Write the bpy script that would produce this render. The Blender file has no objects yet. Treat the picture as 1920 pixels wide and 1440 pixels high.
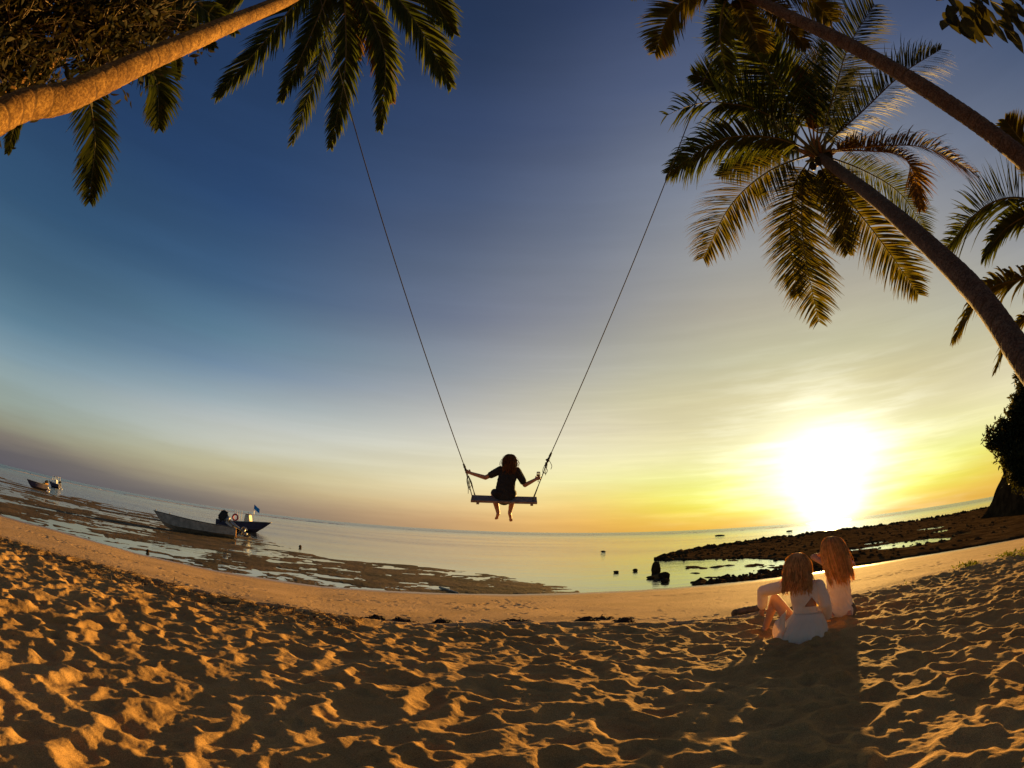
import bpy, bmesh, math, random
import numpy as np
from mathutils import Vector, Matrix, Quaternion
R = math.radians
rng = np.random.default_rng(7)
rnd = random.Random(11)
sc = bpy.context.scene
COL = sc.collection

# ------------------------------------------------------------------ camera
FPX = 938.0                                   # wide action-camera lens, pixels per radian at 1920 wide
CAM = Vector((0, 0, 1.25))
_n = Vector((0.026, 0.956, 0.291)).normalized()          # world up seen from the camera
_f = (Vector((0, 0, 1)) - _n * _n.z).normalized()
_r = Vector((_n.y * _f.z - _n.z * _f.y, _n.z * _f.x - _n.x * _f.z, _n.x * _f.y - _n.y * _f.x))
if _r.x < 0: _r = -_r
cd = bpy.data.cameras.new('camera')
cd.type = 'PANO'
cd.panorama_type = 'FISHEYE_LENS_POLYNOMIAL'
cd.sensor_width = 36.0
cd.sensor_fit = 'HORIZONTAL'
cd.fisheye_fov = R(200)
cd.fisheye_polynomial_k0 = 0
cd.fisheye_polynomial_k1 = -(1920 / 36.0) / FPX
cd.fisheye_polynomial_k2 = 0
cd.fisheye_polynomial_k3 = 0
cd.fisheye_polynomial_k4 = 0
cd.clip_start = 0.05
cd.clip_end = 20000
cam = bpy.data.objects.new('camera', cd); COL.objects.link(cam)
# rows of M map a camera vector (x right, y up, z forward) to the world
M = Matrix((_r, _f, _n))
def w_from_c(v): return M @ v
Xw, Yw, Zw = w_from_c(Vector((1, 0, 0))), w_from_c(Vector((0, 1, 0))), w_from_c(Vector((0, 0, 1)))
cam.matrix_world = Matrix(((Xw.x, Yw.x, -Zw.x, CAM.x), (Xw.y, Yw.y, -Zw.y, CAM.y), (Xw.z, Yw.z, -Zw.z, CAM.z), (0, 0, 0, 1)))
sc.camera = cam

def ray(px, py):
    u, v = px - 960, 720 - py
    q = math.hypot(u, v) + 1e-9
    t = q / FPX
    return w_from_c(Vector((u / q * math.sin(t), v / q * math.sin(t), math.cos(t))))
def at(px, py, D): return CAM + ray(px, py) * D
def gnd(px, py, z):
    w = ray(px, py)
    return CAM + w * ((z - CAM.z) / w.z)

# ------------------------------------------------------------------ light
sc.view_settings.view_transform = 'Standard'
sc.view_settings.look = 'None'
sc.view_settings.gamma = 1
sc.view_settings.use_curve_mapping = False
EXPO = 1.0
sc.view_settings.exposure = EXPO
SUN_AZ, SUN_EL = 36.3, 5.9                     # degrees clockwise from +Y, and above the horizon
sun_dir = Vector((math.sin(R(SUN_AZ)) * math.cos(R(SUN_EL)), math.cos(R(SUN_AZ)) * math.cos(R(SUN_EL)), math.sin(R(SUN_EL))))
sl = bpy.data.lights.new('sun', 'SUN')
sl.energy = 5.0
sl.angle = R(0.9)
sl.color = (1.0, 0.58, 0.15)
so = bpy.data.objects.new('sun', sl); COL.objects.link(so)
so.rotation_euler = (-sun_dir).to_track_quat('-Z', 'Y').to_euler()
so.location = (0, 0, 30)

def srgb(c):
    return tuple(((x / 255) / 12.92 if x / 255 <= 0.04045 else ((x / 255 + 0.055) / 1.055) ** 2.4) for x in c)

class NT:
    def __init__(s, tree): s.t = tree
    def n(s, typ, **kw):
        nd = s.t.nodes.new(typ)
        for k, v in kw.items():
            if k.startswith('i_'):
                nd.inputs[int(k[2:]) if k[2:].isdigit() else k[2:].replace('_', ' ')].default_value = v
            else: setattr(nd, k, v)
        return nd
    def l(s, a, b): s.t.links.new(a, b)
    def math(s, op, a, b=None, c=None, clamp=False):
        nd = s.t.nodes.new('ShaderNodeMath'); nd.operation = op; nd.use_clamp = clamp
        for i, v in enumerate((a, b, c)):
            if v is None: continue
            if isinstance(v, (int, float)): nd.inputs[i].default_value = v
            else: s.l(v, nd.inputs[i])
        return nd.outputs[0]
    def mapr(s, v, a, b, c=0.0, d=1.0, smooth=True):
        nd = s.t.nodes.new('ShaderNodeMapRange')
        nd.interpolation_type = 'SMOOTHSTEP' if smooth else 'LINEAR'
        s.l(v, nd.inputs[0])
        for i, x in enumerate((a, b, c, d)): nd.inputs[i + 1].default_value = x
        return nd.outputs[0]
    def ramp(s, v, stops, interp='LINEAR'):
        nd = s.t.nodes.new('ShaderNodeValToRGB'); cr = nd.color_ramp; cr.interpolation = interp
        while len(cr.elements) < len(stops): cr.elements.new(0.5)
        for e, (p, c) in zip(cr.elements, stops):
            e.position = p; e.color = (*c, 1) if len(c) == 3 else c
        s.l(v, nd.inputs[0]); return nd.outputs[0]
    def mix(s, f, a, b, typ='MIX'):
        nd = s.t.nodes.new('ShaderNodeMix'); nd.data_type = 'RGBA'; nd.blend_type = typ
        for i, v in ((0, f), (6, a), (7, b)):
            if isinstance(v, (int, float)): nd.inputs[i].default_value = v
            elif isinstance(v, tuple): nd.inputs[i].default_value = (*v, 1) if len(v) == 3 else v
            else: s.l(v, nd.inputs[i])
        return nd.outputs[2]

def make_world():
    w = bpy.data.worlds.new('World'); sc.world = w; w.use_nodes = True
    t = NT(w.node_tree); w.node_tree.nodes.clear()
    tc = t.n('ShaderNodeTexCoord')
    sep = t.n('ShaderNodeSeparateXYZ'); t.l(tc.outputs['Generated'], sep.inputs[0])
    el = t.math('ARCSINE', sep.outputs[2])
    # slow, streaky unevenness of thin high haze
    cb = t.n('ShaderNodeCombineXYZ')
    t.l(sep.outputs[0], cb.inputs[0]); t.l(sep.outputs[1], cb.inputs[1])
    t.l(t.math('MULTIPLY', sep.outputs[2], 9.0), cb.inputs[2])
    nz = t.n('ShaderNodeTexNoise', i_2=1.7, i_3=5.0, i_4=0.55); t.l(cb.outputs[0], nz.inputs['Vector'])
    wob = t.math('SUBTRACT', nz.outputs[0], 0.5)
    low = t.mapr(el, 0.0, 0.5, 1.0, 0.25)
    el2 = t.math('ADD', el, t.math('MULTIPLY', t.math('MULTIPLY', wob, 0.05), low))
    e = t.math('DIVIDE', el2, math.pi / 2)       # 0 horizon .. 1 zenith
    e = t.math('MAXIMUM', e, 0.0)
    hx, hy = math.sin(R(SUN_AZ)), math.cos(R(SUN_AZ))
    hl = t.math('SQRT', t.math('ADD', t.math('MULTIPLY', sep.outputs[0], sep.outputs[0]), t.math('ADD', t.math('MULTIPLY', sep.outputs[1], sep.outputs[1]), 1e-6)))
    ca = t.math('DIVIDE', t.math('ADD', t.math('MULTIPLY', sep.outputs[0], hx), t.math('MULTIPLY', sep.outputs[1], hy)), hl)
    da = t.math('MULTIPLY', t.math('ARCCOSINE', t.math('MULTIPLY', ca, 0.9999)), 180 / math.pi)     # degrees round the horizon from the sun
    def ST(l): return [(a / 90.0, srgb(c)) for a, c in l]
    rampA = t.ramp(e, ST([(0, (92, 90, 98)), (1.4, (99, 95, 99)), (2.6, (126, 118, 110)), (4, (145, 145, 126)), (6, (150, 163, 154)), (8.2, (148, 168, 171)), (10.5, (128, 154, 167)), (14, (94, 128, 150)), (18, (72, 105, 131)), (25, (50, 82, 114)), (36, (36, 62, 100)), (55, (29, 47, 80)), (90, (24, 38, 68))]))
    rampB = t.ramp(e, ST([(0, (122, 115, 110)), (1.2, (140, 130, 118)), (3, (172, 161, 130)), (5, (190, 183, 148)), (7, (196, 197, 182)), (9.4, (188, 194, 192)), (12, (154, 171, 179)), (15.5, (112, 138, 162)), (19, (92, 125, 148)), (24, (66, 98, 132)), (33, (44, 72, 112)), (52, (34, 53, 88)), (90, (24, 38, 68))]))
    rampC = t.ramp(e, ST([(0, (210, 166, 112)), (1.2, (222, 177, 120)), (3.0, (236, 200, 142)), (6, (240, 226, 180)), (9, (231, 224, 195)), (12, (210, 203, 188)), (18, (158, 159, 162)), (24, (125, 130, 148)), (30, (104, 113, 132)), (38, (78, 92, 121)), (46, (60, 75, 108)), (56, (42, 57, 86)), (90, (24, 38, 68))]))
    rampD = t.ramp(e, ST([(0, (228, 172, 76)), (1.2, (236, 184, 82)), (2.8, (240, 200, 96)), (4.2, (242, 222, 120)), (6, (247, 242, 165)), (8.5, (246, 238, 188)), (11.5, (226, 216, 182)), (15, (204, 198, 166)), (19, (178, 176, 163)), (26, (142, 144, 150)), (34, (116, 124, 142)), (46, (80, 92, 121)), (60, (48, 62, 94)), (90, (24, 38, 68))]))
    rampE = t.ramp(e, ST([(0, (214, 172, 54)), (1.2, (224, 198, 66)), (2.6, (222, 230, 66)), (4.2, (224, 236, 98)), (7, (226, 224, 148)), (10, (222, 214, 160)), (14, (206, 196, 150)), (18.5, (192, 188, 156)), (24, (178, 172, 155)), (29, (158, 157, 153)), (38, (128, 135, 150)), (50, (80, 92, 122)), (62, (50, 64, 96)), (90, (24, 38, 68))]))
    c2 = t.mix(t.mapr(da, 96, 64), rampA, rampB)
    c2 = t.mix(t.mapr(da, 76, 26), c2, rampC)
    c2 = t.mix(t.mapr(da, 46, 16), c2, rampD)
    c2 = t.mix(t.mapr(da, 30, 5), c2, rampE)
    # glow of the low sun in the hazy air
    dn = t.n('ShaderNodeVectorMath', operation='DOT_PRODUCT'); t.l(tc.outputs['Generated'], dn.inputs[0]); dn.inputs[1].default_value = sun_dir
    th0 = t.math('MULTIPLY', t.math('ARCCOSINE', t.math('MINIMUM', dn.outputs['Value'], 1.0)), 180 / math.pi)
    eld = t.math('SUBTRACT', t.math('MULTIPLY', el, 180 / math.pi), SUN_EL)
    # the veil of haze spreads the glow sideways and tears its edge
    th = t.math('SQRT', t.math('ADD', t.math('MULTIPLY', t.math('MULTIPLY', th0, th0), 0.62), t.math('MULTIPLY', t.math('MULTIPLY', eld, eld), 0.75)))
    gz = t.n('ShaderNodeTexNoise', i_2=5.5, i_3=4.0, i_4=0.55); t.l(cb.outputs[0], gz.inputs['Vector'])
    th = t.math('MULTIPLY', th, t.mapr(gz.outputs[0], 0.3, 0.7, 0.80, 1.24))
    g = t.math('POWER', 2.71828, t.math('MULTIPLY', t.math('POWER', t.math('DIVIDE', th, 6.0), 1.6), -1.0))
    gl = t.n('ShaderNodeVectorMath', operation='SCALE'); gl.inputs[0].default_value = (0.95, 1.0, 1.05); t.l(g, gl.inputs['Scale'])
    g2 = t.math('POWER', 2.71828, t.math('DIVIDE', th0, -4.0))
    gl2 = t.n('ShaderNodeVectorMath', operation='SCALE'); gl2.inputs[0].default_value = (0.7, 0.8, 0.5); t.l(g2, gl2.inputs['Scale'])
    # and the brightest air right over the horizon beneath it
    azd = t.math('MULTIPLY', da, 1.0); els = t.math('MULTIPLY', el, 180 / math.pi)
    q_ = t.math('ADD', t.math('POWER', t.math('DIVIDE', azd, 3.6), 2.0), t.math('POWER', t.math('DIVIDE', t.math('SUBTRACT', els, 1.2), 3.0), 2.0))
    g3 = t.math('POWER', 2.71828, t.math('MULTIPLY', q_, -1.0))
    gl3 = t.n('ShaderNodeVectorMath', operation='SCALE'); gl3.inputs[0].default_value = (0.8, 0.95, 1.0); t.l(g3, gl3.inputs['Scale'])
    c2 = t.mix(1.0, c2, gl3.outputs[0], 'ADD')
    s1 = t.mix(1.0, c2, gl.outputs[0], 'ADD'); s2 = t.mix(1.0, s1, gl2.outputs[0], 'ADD')
    # the streaks brighten and dim it slightly
    cz = t.n('ShaderNodeTexNoise', i_2=3.2, i_3=7.0, i_4=0.6); cz.inputs['Distortion'].default_value = 0.6
    cb2 = t.n('ShaderNodeCombineXYZ'); t.l(sep.outputs[0], cb2.inputs[0]); t.l(sep.outputs[1], cb2.inputs[1]); t.l(t.math('MULTIPLY', sep.outputs[2], 22.0), cb2.inputs[2]); t.l(cb2.outputs[0], cz.inputs['Vector'])
    wisp = t.math('MULTIPLY', t.mapr(cz.outputs[0], 0.42, 0.74, -0.012, 0.075), t.math('MULTIPLY', t.mapr(el, 0.05, 0.6, 1.0, 0.1), t.mapr(da, 20.0, 75.0, 1.0, 0.25)))
    st = t.math('ADD', t.mapr(nz.outputs[0], 0.3, 0.7, 0.95, 1.05), wisp)
    vm = t.n('ShaderNodeVectorMath', operation='SCALE'); t.l(s2, vm.inputs[0]); t.l(st, vm.inputs['Scale'])
    bg = t.n('ShaderNodeBackground'); t.l(vm.outputs[0], bg.inputs[0]); bg.inputs[1].default_value = 0.97 / (2 ** EXPO)
    sky = t.n('ShaderNodeTexSky', sky_type='NISHITA'); sky.sun_disc = False
    sky.sun_elevation = R(SUN_EL); sky.sun_rotation = R(SUN_AZ); sky.air_density = 1.0; sky.dust_density = 1.0
    bg2 = t.n('ShaderNodeBackground'); t.l(sky.outputs[0], bg2.inputs[0]); bg2.inputs[1].default_value = 0.002
    ad = t.n('ShaderNodeAddShader'); t.l(bg.outputs[0], ad.inputs[0]); t.l(bg2.outputs[0], ad.inputs[1])
    out = t.n('ShaderNodeOutputWorld'); t.l(ad.outputs[0], out.inputs[0])
make_world()
sc.cycles.use_denoising = True
sc.cycles.max_bounces = 8
sc.cycles.transparent_max_bounces = 8

# ------------------------------------------------------------------ helpers
def tag(o, label=None, cat=None, group=None, kind=None):
    if label: o['label'] = label
    if cat: o['category'] = cat
    if group: o['group'] = group
    if kind: o['kind'] = kind
    return o
def empty(name, loc, rotz=0.0):
    o = bpy.data.objects.new(name, None); COL.objects.link(o)
    o.location = loc; o.rotation_euler = (0, 0, rotz); o.empty_display_size = 0.2
    return o
def mk(name, V, F, mat, parent=None, smooth=True, local=True):
    """V in the parent's local space (parent has identity unless local)."""
    me = bpy.data.meshes.new(name)
    me.from_pydata([tuple(map(float, v)) for v in V], [], [tuple(int(i) for i in f) for f in F])
    if mat: me.materials.append(mat)
    if smooth: me.polygons.foreach_set('use_smooth', [True] * len(me.polygons))
    me.update()
    o = bpy.data.objects.new(name, me); COL.objects.link(o)
    if parent: o.parent = parent
    return o
def mk_np(name, V, Q, mat, parent=None, smooth=True):
    """quads or tris as an int array, fast path"""
    V = np.asarray(V, dtype=np.float32); Q = np.asarray(Q, dtype=np.int32); k = Q.shape[1]
    me = bpy.data.meshes.new(name)
    me.vertices.add(len(V)); me.vertices.foreach_set('co', V.ravel())
    me.loops.add(Q.size); me.loops.foreach_set('vertex_index', Q.ravel())
    me.polygons.add(len(Q)); me.polygons.foreach_set('loop_start', np.arange(0, Q.size, k, dtype=np.int32))
    me.update(calc_edges=True)
    if smooth: me.polygons.foreach_set('use_smooth', np.ones(len(Q), dtype=bool))
    me.validate()
    if mat: me.materials.append(mat)
    o = bpy.data.objects.new(name, me); COL.objects.link(o)
    if parent: o.parent = parent
    return o
class MB:
    def __init__(s): s.V = []; s.F = []
    def add(s, V, F):
        b = len(s.V); s.V += [tuple(v) for v in V]; s.F += [tuple(i + b for i in f) for f in F]
    def tube(s, P, rad, n=8, caps=True, squash=None, ref=None):
        P = [Vector(p) for p in P]
        if isinstance(rad, (int, float)): rad = [rad] * len(P)
        V = []; F = []; prev = None
        for i, p in enumerate(P):
            tng = (P[min(i + 1, len(P) - 1)] - P[max(i - 1, 0)])
            tng = tng.normalized() if tng.length > 1e-9 else Vector((0, 0, 1))
            if prev is None:
                a = Vector(ref) if ref else (Vector((0, 0, 1)) if abs(tng.z) < 0.9 else Vector((1, 0, 0)))
            else: a = prev
            a = (a - tng * a.dot(tng)).normalized(); prev = a
            b = tng.cross(a); sq = squash if squash else 1.0
            for k in range(n):
                t = 2 * math.pi * k / n
                V.append(p + (a * math.cos(t) + b * math.sin(t) * sq) * rad[i])
        for i in range(len(P) - 1):
            for k in range(n):
                F.append((i * n + k, i * n + (k + 1) % n, (i + 1) * n + (k + 1) % n, (i + 1) * n + k))
        if caps:
            F.append(tuple(reversed(range(n)))); F.append(tuple((len(P) - 1) * n + k for k in range(n)))
        s.add(V, F)
    def box(s, c, size, rot=None):
        c = Vector(c); h = Vector(size) / 2; V = []
        for x in (-1, 1):
            for y in (-1, 1):
                for z in (-1, 1):
                    v = Vector((x * h.x, y * h.y, z * h.z))
                    if rot: v = rot @ v
                    V.append(c + v)
        s.add(V, [(0, 1, 3, 2), (4, 6, 7, 5), (0, 4, 5, 1), (2, 3, 7, 6), (0, 2, 6, 4), (1, 5, 7, 3)])
    def lathe(s, prof, n=16, c=(0, 0, 0), rot=None):
        V = []; F = []; c = Vector(c)
        for (r_, z) in prof:
            for k in range(n):
                t = 2 * math.pi * k / n; v = Vector((r_ * math.cos(t), r_ * math.sin(t), z))
                if rot: v = rot @ v
                V.append(c + v)
        for i in range(len(prof) - 1):
            for k in range(n):
                F.append((i * n + k, i * n + (k + 1) % n, (i + 1) * n + (k + 1) % n, (i + 1) * n + k))
        s.add(V, F)
    def build(s, name, mat, parent=None, smooth=True):
        return mk(name, s.V, s.F, mat, parent, smooth)
def catmull(P, n):
    P = [Vector(p) for p in P]; Q = [P[0] * 2 - P[1]] + P + [P[-1] * 2 - P[-2]]; out = []
    m = len(P) - 1
    for i in range(n + 1):
        t = i / n * m; k = min(int(t), m - 1); t -= k
        a, b, c, d = Q[k:k + 4]
        out.append(0.5 * ((2 * b) + (c - a) * t + (2 * a - 5 * b + 4 * c - d) * t * t + (3 * b - a - 3 * c + d) * t ** 3))
    return out
def hash2(ix, iy, seed):
    h = (ix.astype(np.int64) * 374761393 + iy.astype(np.int64) * 668265263 + seed * 974711) & 0x7fffffff
    h = ((h ^ (h >> 13)) * 1274126177) & 0x7fffffff
    return ((h ^ (h >> 16)) & 0xffff) / 65535.0
def vn(x, y, s, seed=0):
    x = x / s; y = y / s
    ix = np.floor(x); iy = np.floor(y); fx = x - ix; fy = y - iy
    fx = fx * fx * (3 - 2 * fx); fy = fy * fy * (3 - 2 * fy)
    ix = ix.astype(np.int64); iy = iy.astype(np.int64)
    a = hash2(ix, iy, seed); b = hash2(ix + 1, iy, seed); c = hash2(ix, iy + 1, seed); d = hash2(ix + 1, iy + 1, seed)
    return (a + (b - a) * fx) * (1 - fy) + (c + (d - c) * fx) * fy
def fbm(x, y, s, oct=4, seed=0, gain=0.5):
    v = 0; a = 1; tot = 0
    for k in range(oct):
        v = v + a * vn(x + 13.7 * k, y - 7.3 * k, s, seed + k); tot += a; a *= gain; s *= 0.5
    return v / tot
def sstep(x, a, b):
    t = np.clip((x - a) / (b - a), 0, 1); return t * t * (3 - 2 * t)

# ------------------------------------------------------------------ materials
def mat_new(name):
    m = bpy.data.materials.new(name); m.use_nodes = True
    t = NT(m.node_tree); b = m.node_tree.nodes['Principled BSDF']
    return m, t, b
def simple(name, c, rough=0.7, var=0.25, scale=8.0, bump=0.0, bscale=40.0, spec=0.3, metal=0.0):
    m, t, b = mat_new(name)
    tc = t.n('ShaderNodeTexCoord')
    nz = t.n('ShaderNodeTexNoise', i_2=scale, i_3=5.0, i_4=0.6); t.l(tc.outputs['Object'], nz.inputs['Vector'])
    f = t.mapr(nz.outputs[0], 0.3, 0.7)
    col = t.mix(f, tuple(x * (1 - var) for x in c), tuple(min(1, x * (1 + var)) for x in c))
    t.l(col, b.inputs['Base Color']); b.inputs['Roughness'].default_value = rough
    b.inputs['Specular IOR Level'].default_value = spec; b.inputs['Metallic'].default_value = metal
    if bump:
        n2 = t.n('ShaderNodeTexNoise', i_2=bscale, i_3=4.0); t.l(tc.outputs['Object'], n2.inputs['Vector'])
        bp = t.n('ShaderNodeBump'); bp.inputs['Strength'].default_value = bump; bp.inputs['Distance'].default_value = 0.01
        t.l(n2.outputs[0], bp.inputs['Height']); t.l(bp.outputs[0], b.inputs['Normal'])
    return m
def leafy(name, c, c2, trans=0.35, scale=3.0, rough=0.45):
    m, t, b = mat_new(name)
    tc = t.n('ShaderNodeTexCoord'); geo = t.n('ShaderNodeNewGeometry')
    nz = t.n('ShaderNodeTexNoise', i_2=scale, i_3=3.0); t.l(tc.outputs['Object'], nz.inputs['Vector'])
    f = t.mapr(t.math('ADD', t.math('MULTIPLY', nz.outputs[0], 0.6), t.math('MULTIPLY', geo.outputs['Random Per Island'], 0.4)), 0.3, 0.7)
    col = t.mix(f, c, c2)
    t.l(col, b.inputs['Base Color']); b.inputs['Roughness'].default_value = max(rough, .6); b.inputs['Specular IOR Level'].default_value = 0.12
    tr = t.n('ShaderNodeBsdfTranslucent')
    bright = t.mix(1.0, col, (2.2, 2.0, 0.9), 'MULTIPLY'); t.l(bright, tr.inputs[0])
    mx = t.n('ShaderNodeMixShader'); mx.inputs[0].default_value = trans
    t.l(b.outputs[0], mx.inputs[1]); t.l(tr.outputs[0], mx.inputs[2])
    out = m.node_tree.nodes['Material Output']; t.l(mx.outputs[0], out.inputs[0])
    return m
def sand_mat():
    m, t, b = mat_new('sand')
    geo = t.n('ShaderNodeNewGeometry'); pos = geo.outputs['Position']
    sep = t.n('ShaderNodeSeparateXYZ'); t.l(pos, sep.inputs[0])
    n1 = t.n('ShaderNodeTexNoise', i_2=0.9, i_3=5.0); t.l(pos, n1.inputs['Vector'])
    n2 = t.n('ShaderNodeTexNoise', i_2=160.0, i_3=3.0, i_4=0.7); t.l(pos, n2.inputs['Vector'])
    n3 = t.n('ShaderNodeTexNoise', i_2=26.0, i_3=5.0, i_4=0.6); t.l(pos, n3.inputs['Vector'])
    c = t.mix(t.mapr(n1.outputs[0], 0.3, 0.7), (0.52, 0.325, 0.150), (0.63, 0.40, 0.20))
    tr_ = t.n('ShaderNodeAttribute', attribute_name='trodden')
    c = t.mix(tr_.outputs['Fac'], c, t.mix(t.mapr(n1.outputs[0], 0.3, 0.7), (0.41, 0.232, 0.080), (0.54, 0.315, 0.115)))
    c = t.mix(t.mapr(n2.outputs[0], 0.25, 0.75), t.mix(1.0, c, (0.52, 0.48, 0.44), 'MULTIPLY'), t.mix(1.0, c, (1.35, 1.35, 1.35), 'MULTIPLY'))
    # dark specks of leaf and coral crumbs
    vo = t.n('ShaderNodeTexVoronoi', i_2=9.0); t.l(pos, vo.inputs['Vector'])
    sp = t.mapr(vo.outputs['Distance'], 0.045, 0.075, 1.0, 0.0)
    sp = t.math('MULTIPLY', sp, t.mapr(n3.outputs[0], 0.5, 0.62))
    c = t.mix(sp, c, (0.07, 0.04, 0.025))
    # damp band by the water
    wet = t.mapr(t.math('ADD', sep.outputs[2], t.math('MULTIPLY', n1.outputs[0], 0.12)), -0.70, -0.52, 1.0, 0.0)
    c = t.mix(wet, c, t.mix(1.0, c, (0.48, 0.44, 0.42), 'MULTIPLY'))
    t.l(c, b.inputs['Base Color'])
    t.l(t.mapr(wet, 0, 1, 0.9, 0.32), b.inputs['Roughness']); t.l(t.mapr(wet, 0, 1, 0.04, 0.4), b.inputs['Specular IOR Level'])
    h = t.math('ADD', t.math('MULTIPLY', n2.outputs[0], 0.35), n3.outputs[0])
    bp = t.n('ShaderNodeBump'); bp.inputs['Distance'].default_value = 0.012
    t.l(t.mapr(wet, 0, 1, 0.8, 0.2), bp.inputs['Strength'])
    t.l(h, bp.inputs['Height']); t.l(bp.outputs[0], b.inputs['Normal'])
    return m
def mud_mat():
    m, t, b = mat_new('tidal_mud')
    geo = t.n('ShaderNodeNewGeometry'); pos = geo.outputs['Position']
    n1 = t.n('ShaderNodeTexNoise', i_2=0.5, i_3=6.0, i_4=0.65); t.l(pos, n1.inputs['Vector'])
    n3 = t.n('ShaderNodeTexNoise', i_2=9.0, i_3=5.0, i_4=0.7); t.l(pos, n3.inputs['Vector'])
    c = t.mix(t.mapr(n1.outputs[0], 0.35, 0.65), (0.085, 0.060, 0.024), (0.21, 0.130, 0.062))
    c = t.mix(t.mapr(n3.outputs[0], 0.3, 0.7), t.mix(1.0, c, (0.55, 0.55, 0.5), 'MULTIPLY'), c)
    t.l(c, b.inputs['Base Color']); b.inputs['Roughness'].default_value = 0.85; b.inputs['Specular IOR Level'].default_value = 0.08
    bp = t.n('ShaderNodeBump'); bp.inputs['Distance'].default_value = 0.04; bp.inputs['Strength'].default_value = 1.0
    t.l(n3.outputs[0], bp.inputs['Height']); t.l(bp.outputs[0], b.inputs['Normal'])
    return m
def rock_mat(name='reef_rock', k=0.9):
    m, t, b = mat_new(name)
    geo = t.n('ShaderNodeNewGeometry'); pos = geo.outputs['Position']
    n1 = t.n('ShaderNodeTexNoise', i_2=0.9, i_3=7.0, i_4=0.65); t.l(pos, n1.inputs['Vector'])
    n3 = t.n('ShaderNodeTexNoise', i_2=7.0, i_3=6.0, i_4=0.7); t.l(pos, n3.inputs['Vector'])
    c = t.mix(t.mapr(n1.outputs[0], 0.35, 0.65), (0.050 * k, 0.030 * k, 0.014 * k), (0.12 * k, 0.072 * k, 0.032 * k))
    t.l(c, b.inputs['Base Color']); b.inputs['Roughness'].default_value = 0.9; b.inputs['Specular IOR Level'].default_value = 0.0
    bp = t.n('ShaderNodeBump'); bp.inputs['Distance'].default_value = 0.12; bp.inputs['Strength'].default_value = 1.0
    t.l(n3.outputs[0], bp.inputs['Height']); t.l(bp.outputs[0], b.inputs['Normal'])
    return m
def water_mat():
    m, t, b = mat_new('sea_water')
    geo = t.n('ShaderNodeNewGeometry'); pos = geo.outputs['Position']
    ln = t.n('ShaderNodeVectorMath', operation='LENGTH'); t.l(pos, ln.inputs[0]); dist = ln.outputs['Value']
    mp = t.n('ShaderNodeMapping'); mp.inputs['Scale'].default_value = (0.7, 1.6, 1); t.l(pos, mp.inputs[0])
    w1 = t.n('ShaderNodeTexNoise', i_2=2.6, i_3=4.0, i_4=0.6); t.l(mp.outputs[0], w1.inputs['Vector'])
    w2 = t.n('ShaderNodeTexNoise', i_2=0.35, i_3=5.0, i_4=0.6); t.l(mp.outputs[0], w2.inputs['Vector'])
    w3 = t.n('ShaderNodeTexNoise', i_2=0.035, i_3=4.0, i_4=0.5); t.l(mp.outputs[0], w3.inputs['Vector'])
    # calm pools by the beach, cat's paws further out, open sea beyond the outer reef
    calm = t.mapr(dist, 20.0, 70.0, 0.16, 1.0)
    paws = t.mapr(w3.outputs[0], 0.35, 0.65, 0.35, 1.0)
    open_ = t.mapr(dist, 330.0, 420.0, 0.0, 1.0)
    s = t.math('ADD', t.math('MULTIPLY', t.math('MULTIPLY', calm, paws), 0.46), t.math('MULTIPLY', open_, 0.5))
    h = t.math('ADD', t.math('MULTIPLY', w1.outputs[0], 0.10), t.math('MULTIPLY', w2.outputs[0], 0.5))
    bp = t.n('ShaderNodeBump'); bp.inputs['Distance'].default_value = 1.0
    t.l(s, bp.inputs['Strength']); t.l(h, bp.inputs['Height']); t.l(bp.outputs[0], b.inputs['Normal'])
    c = t.mix(t.mapr(dist, 20, 300), (0.05, 0.055, 0.045), (0.012, 0.03, 0.045))
    t.l(c, b.inputs['Base Color']); b.inputs['IOR'].default_value = 1.33
    t.l(t.mapr(dist, 20.0, 400.0, 0.03, 0.22), b.inputs['Roughness'])
    return m
def bark_mat(name, c, c2, ring=14.0):
    m, t, b = mat_new(name)
    tc = t.n('ShaderNodeTexCoord')
    nz = t.n('ShaderNodeTexNoise', i_2=5.0, i_3=6.0, i_4=0.65); t.l(tc.outputs['Object'], nz.inputs['Vector'])
    n2 = t.n('ShaderNodeTexNoise', i_2=38.0, i_3=5.0, i_4=0.7); t.l(tc.outputs['Object'], n2.inputs['Vector'])
    col = t.mix(t.mapr(nz.outputs[0], 0.35, 0.68), c, c2)
    col = t.mix(t.mapr(n2.outputs[0], 0.42, 0.6), t.mix(1.0, col, (0.5, 0.45, 0.42), 'MULTIPLY'), col)
    at_ = t.n('ShaderNodeAttribute', attribute_name='scar'); 
    col = t.mix(t.mapr(at_.outputs['Fac'], 0.15, 0.8, 0.0, 0.85), col, (0.075, 0.036, 0.012))
    t.l(col, b.inputs['Base Color']); b.inputs['Roughness'].default_value = 0.85; b.inputs['Specular IOR Level'].default_value = 0.2
    bp = t.n('ShaderNodeBump'); bp.inputs['Distance'].default_value = 0.012; bp.inputs['Strength'].default_value = 0.9
    t.l(n2.outputs[0], bp.inputs['Height']); t.l(bp.outputs[0], b.inputs['Normal'])
    return m
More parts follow.
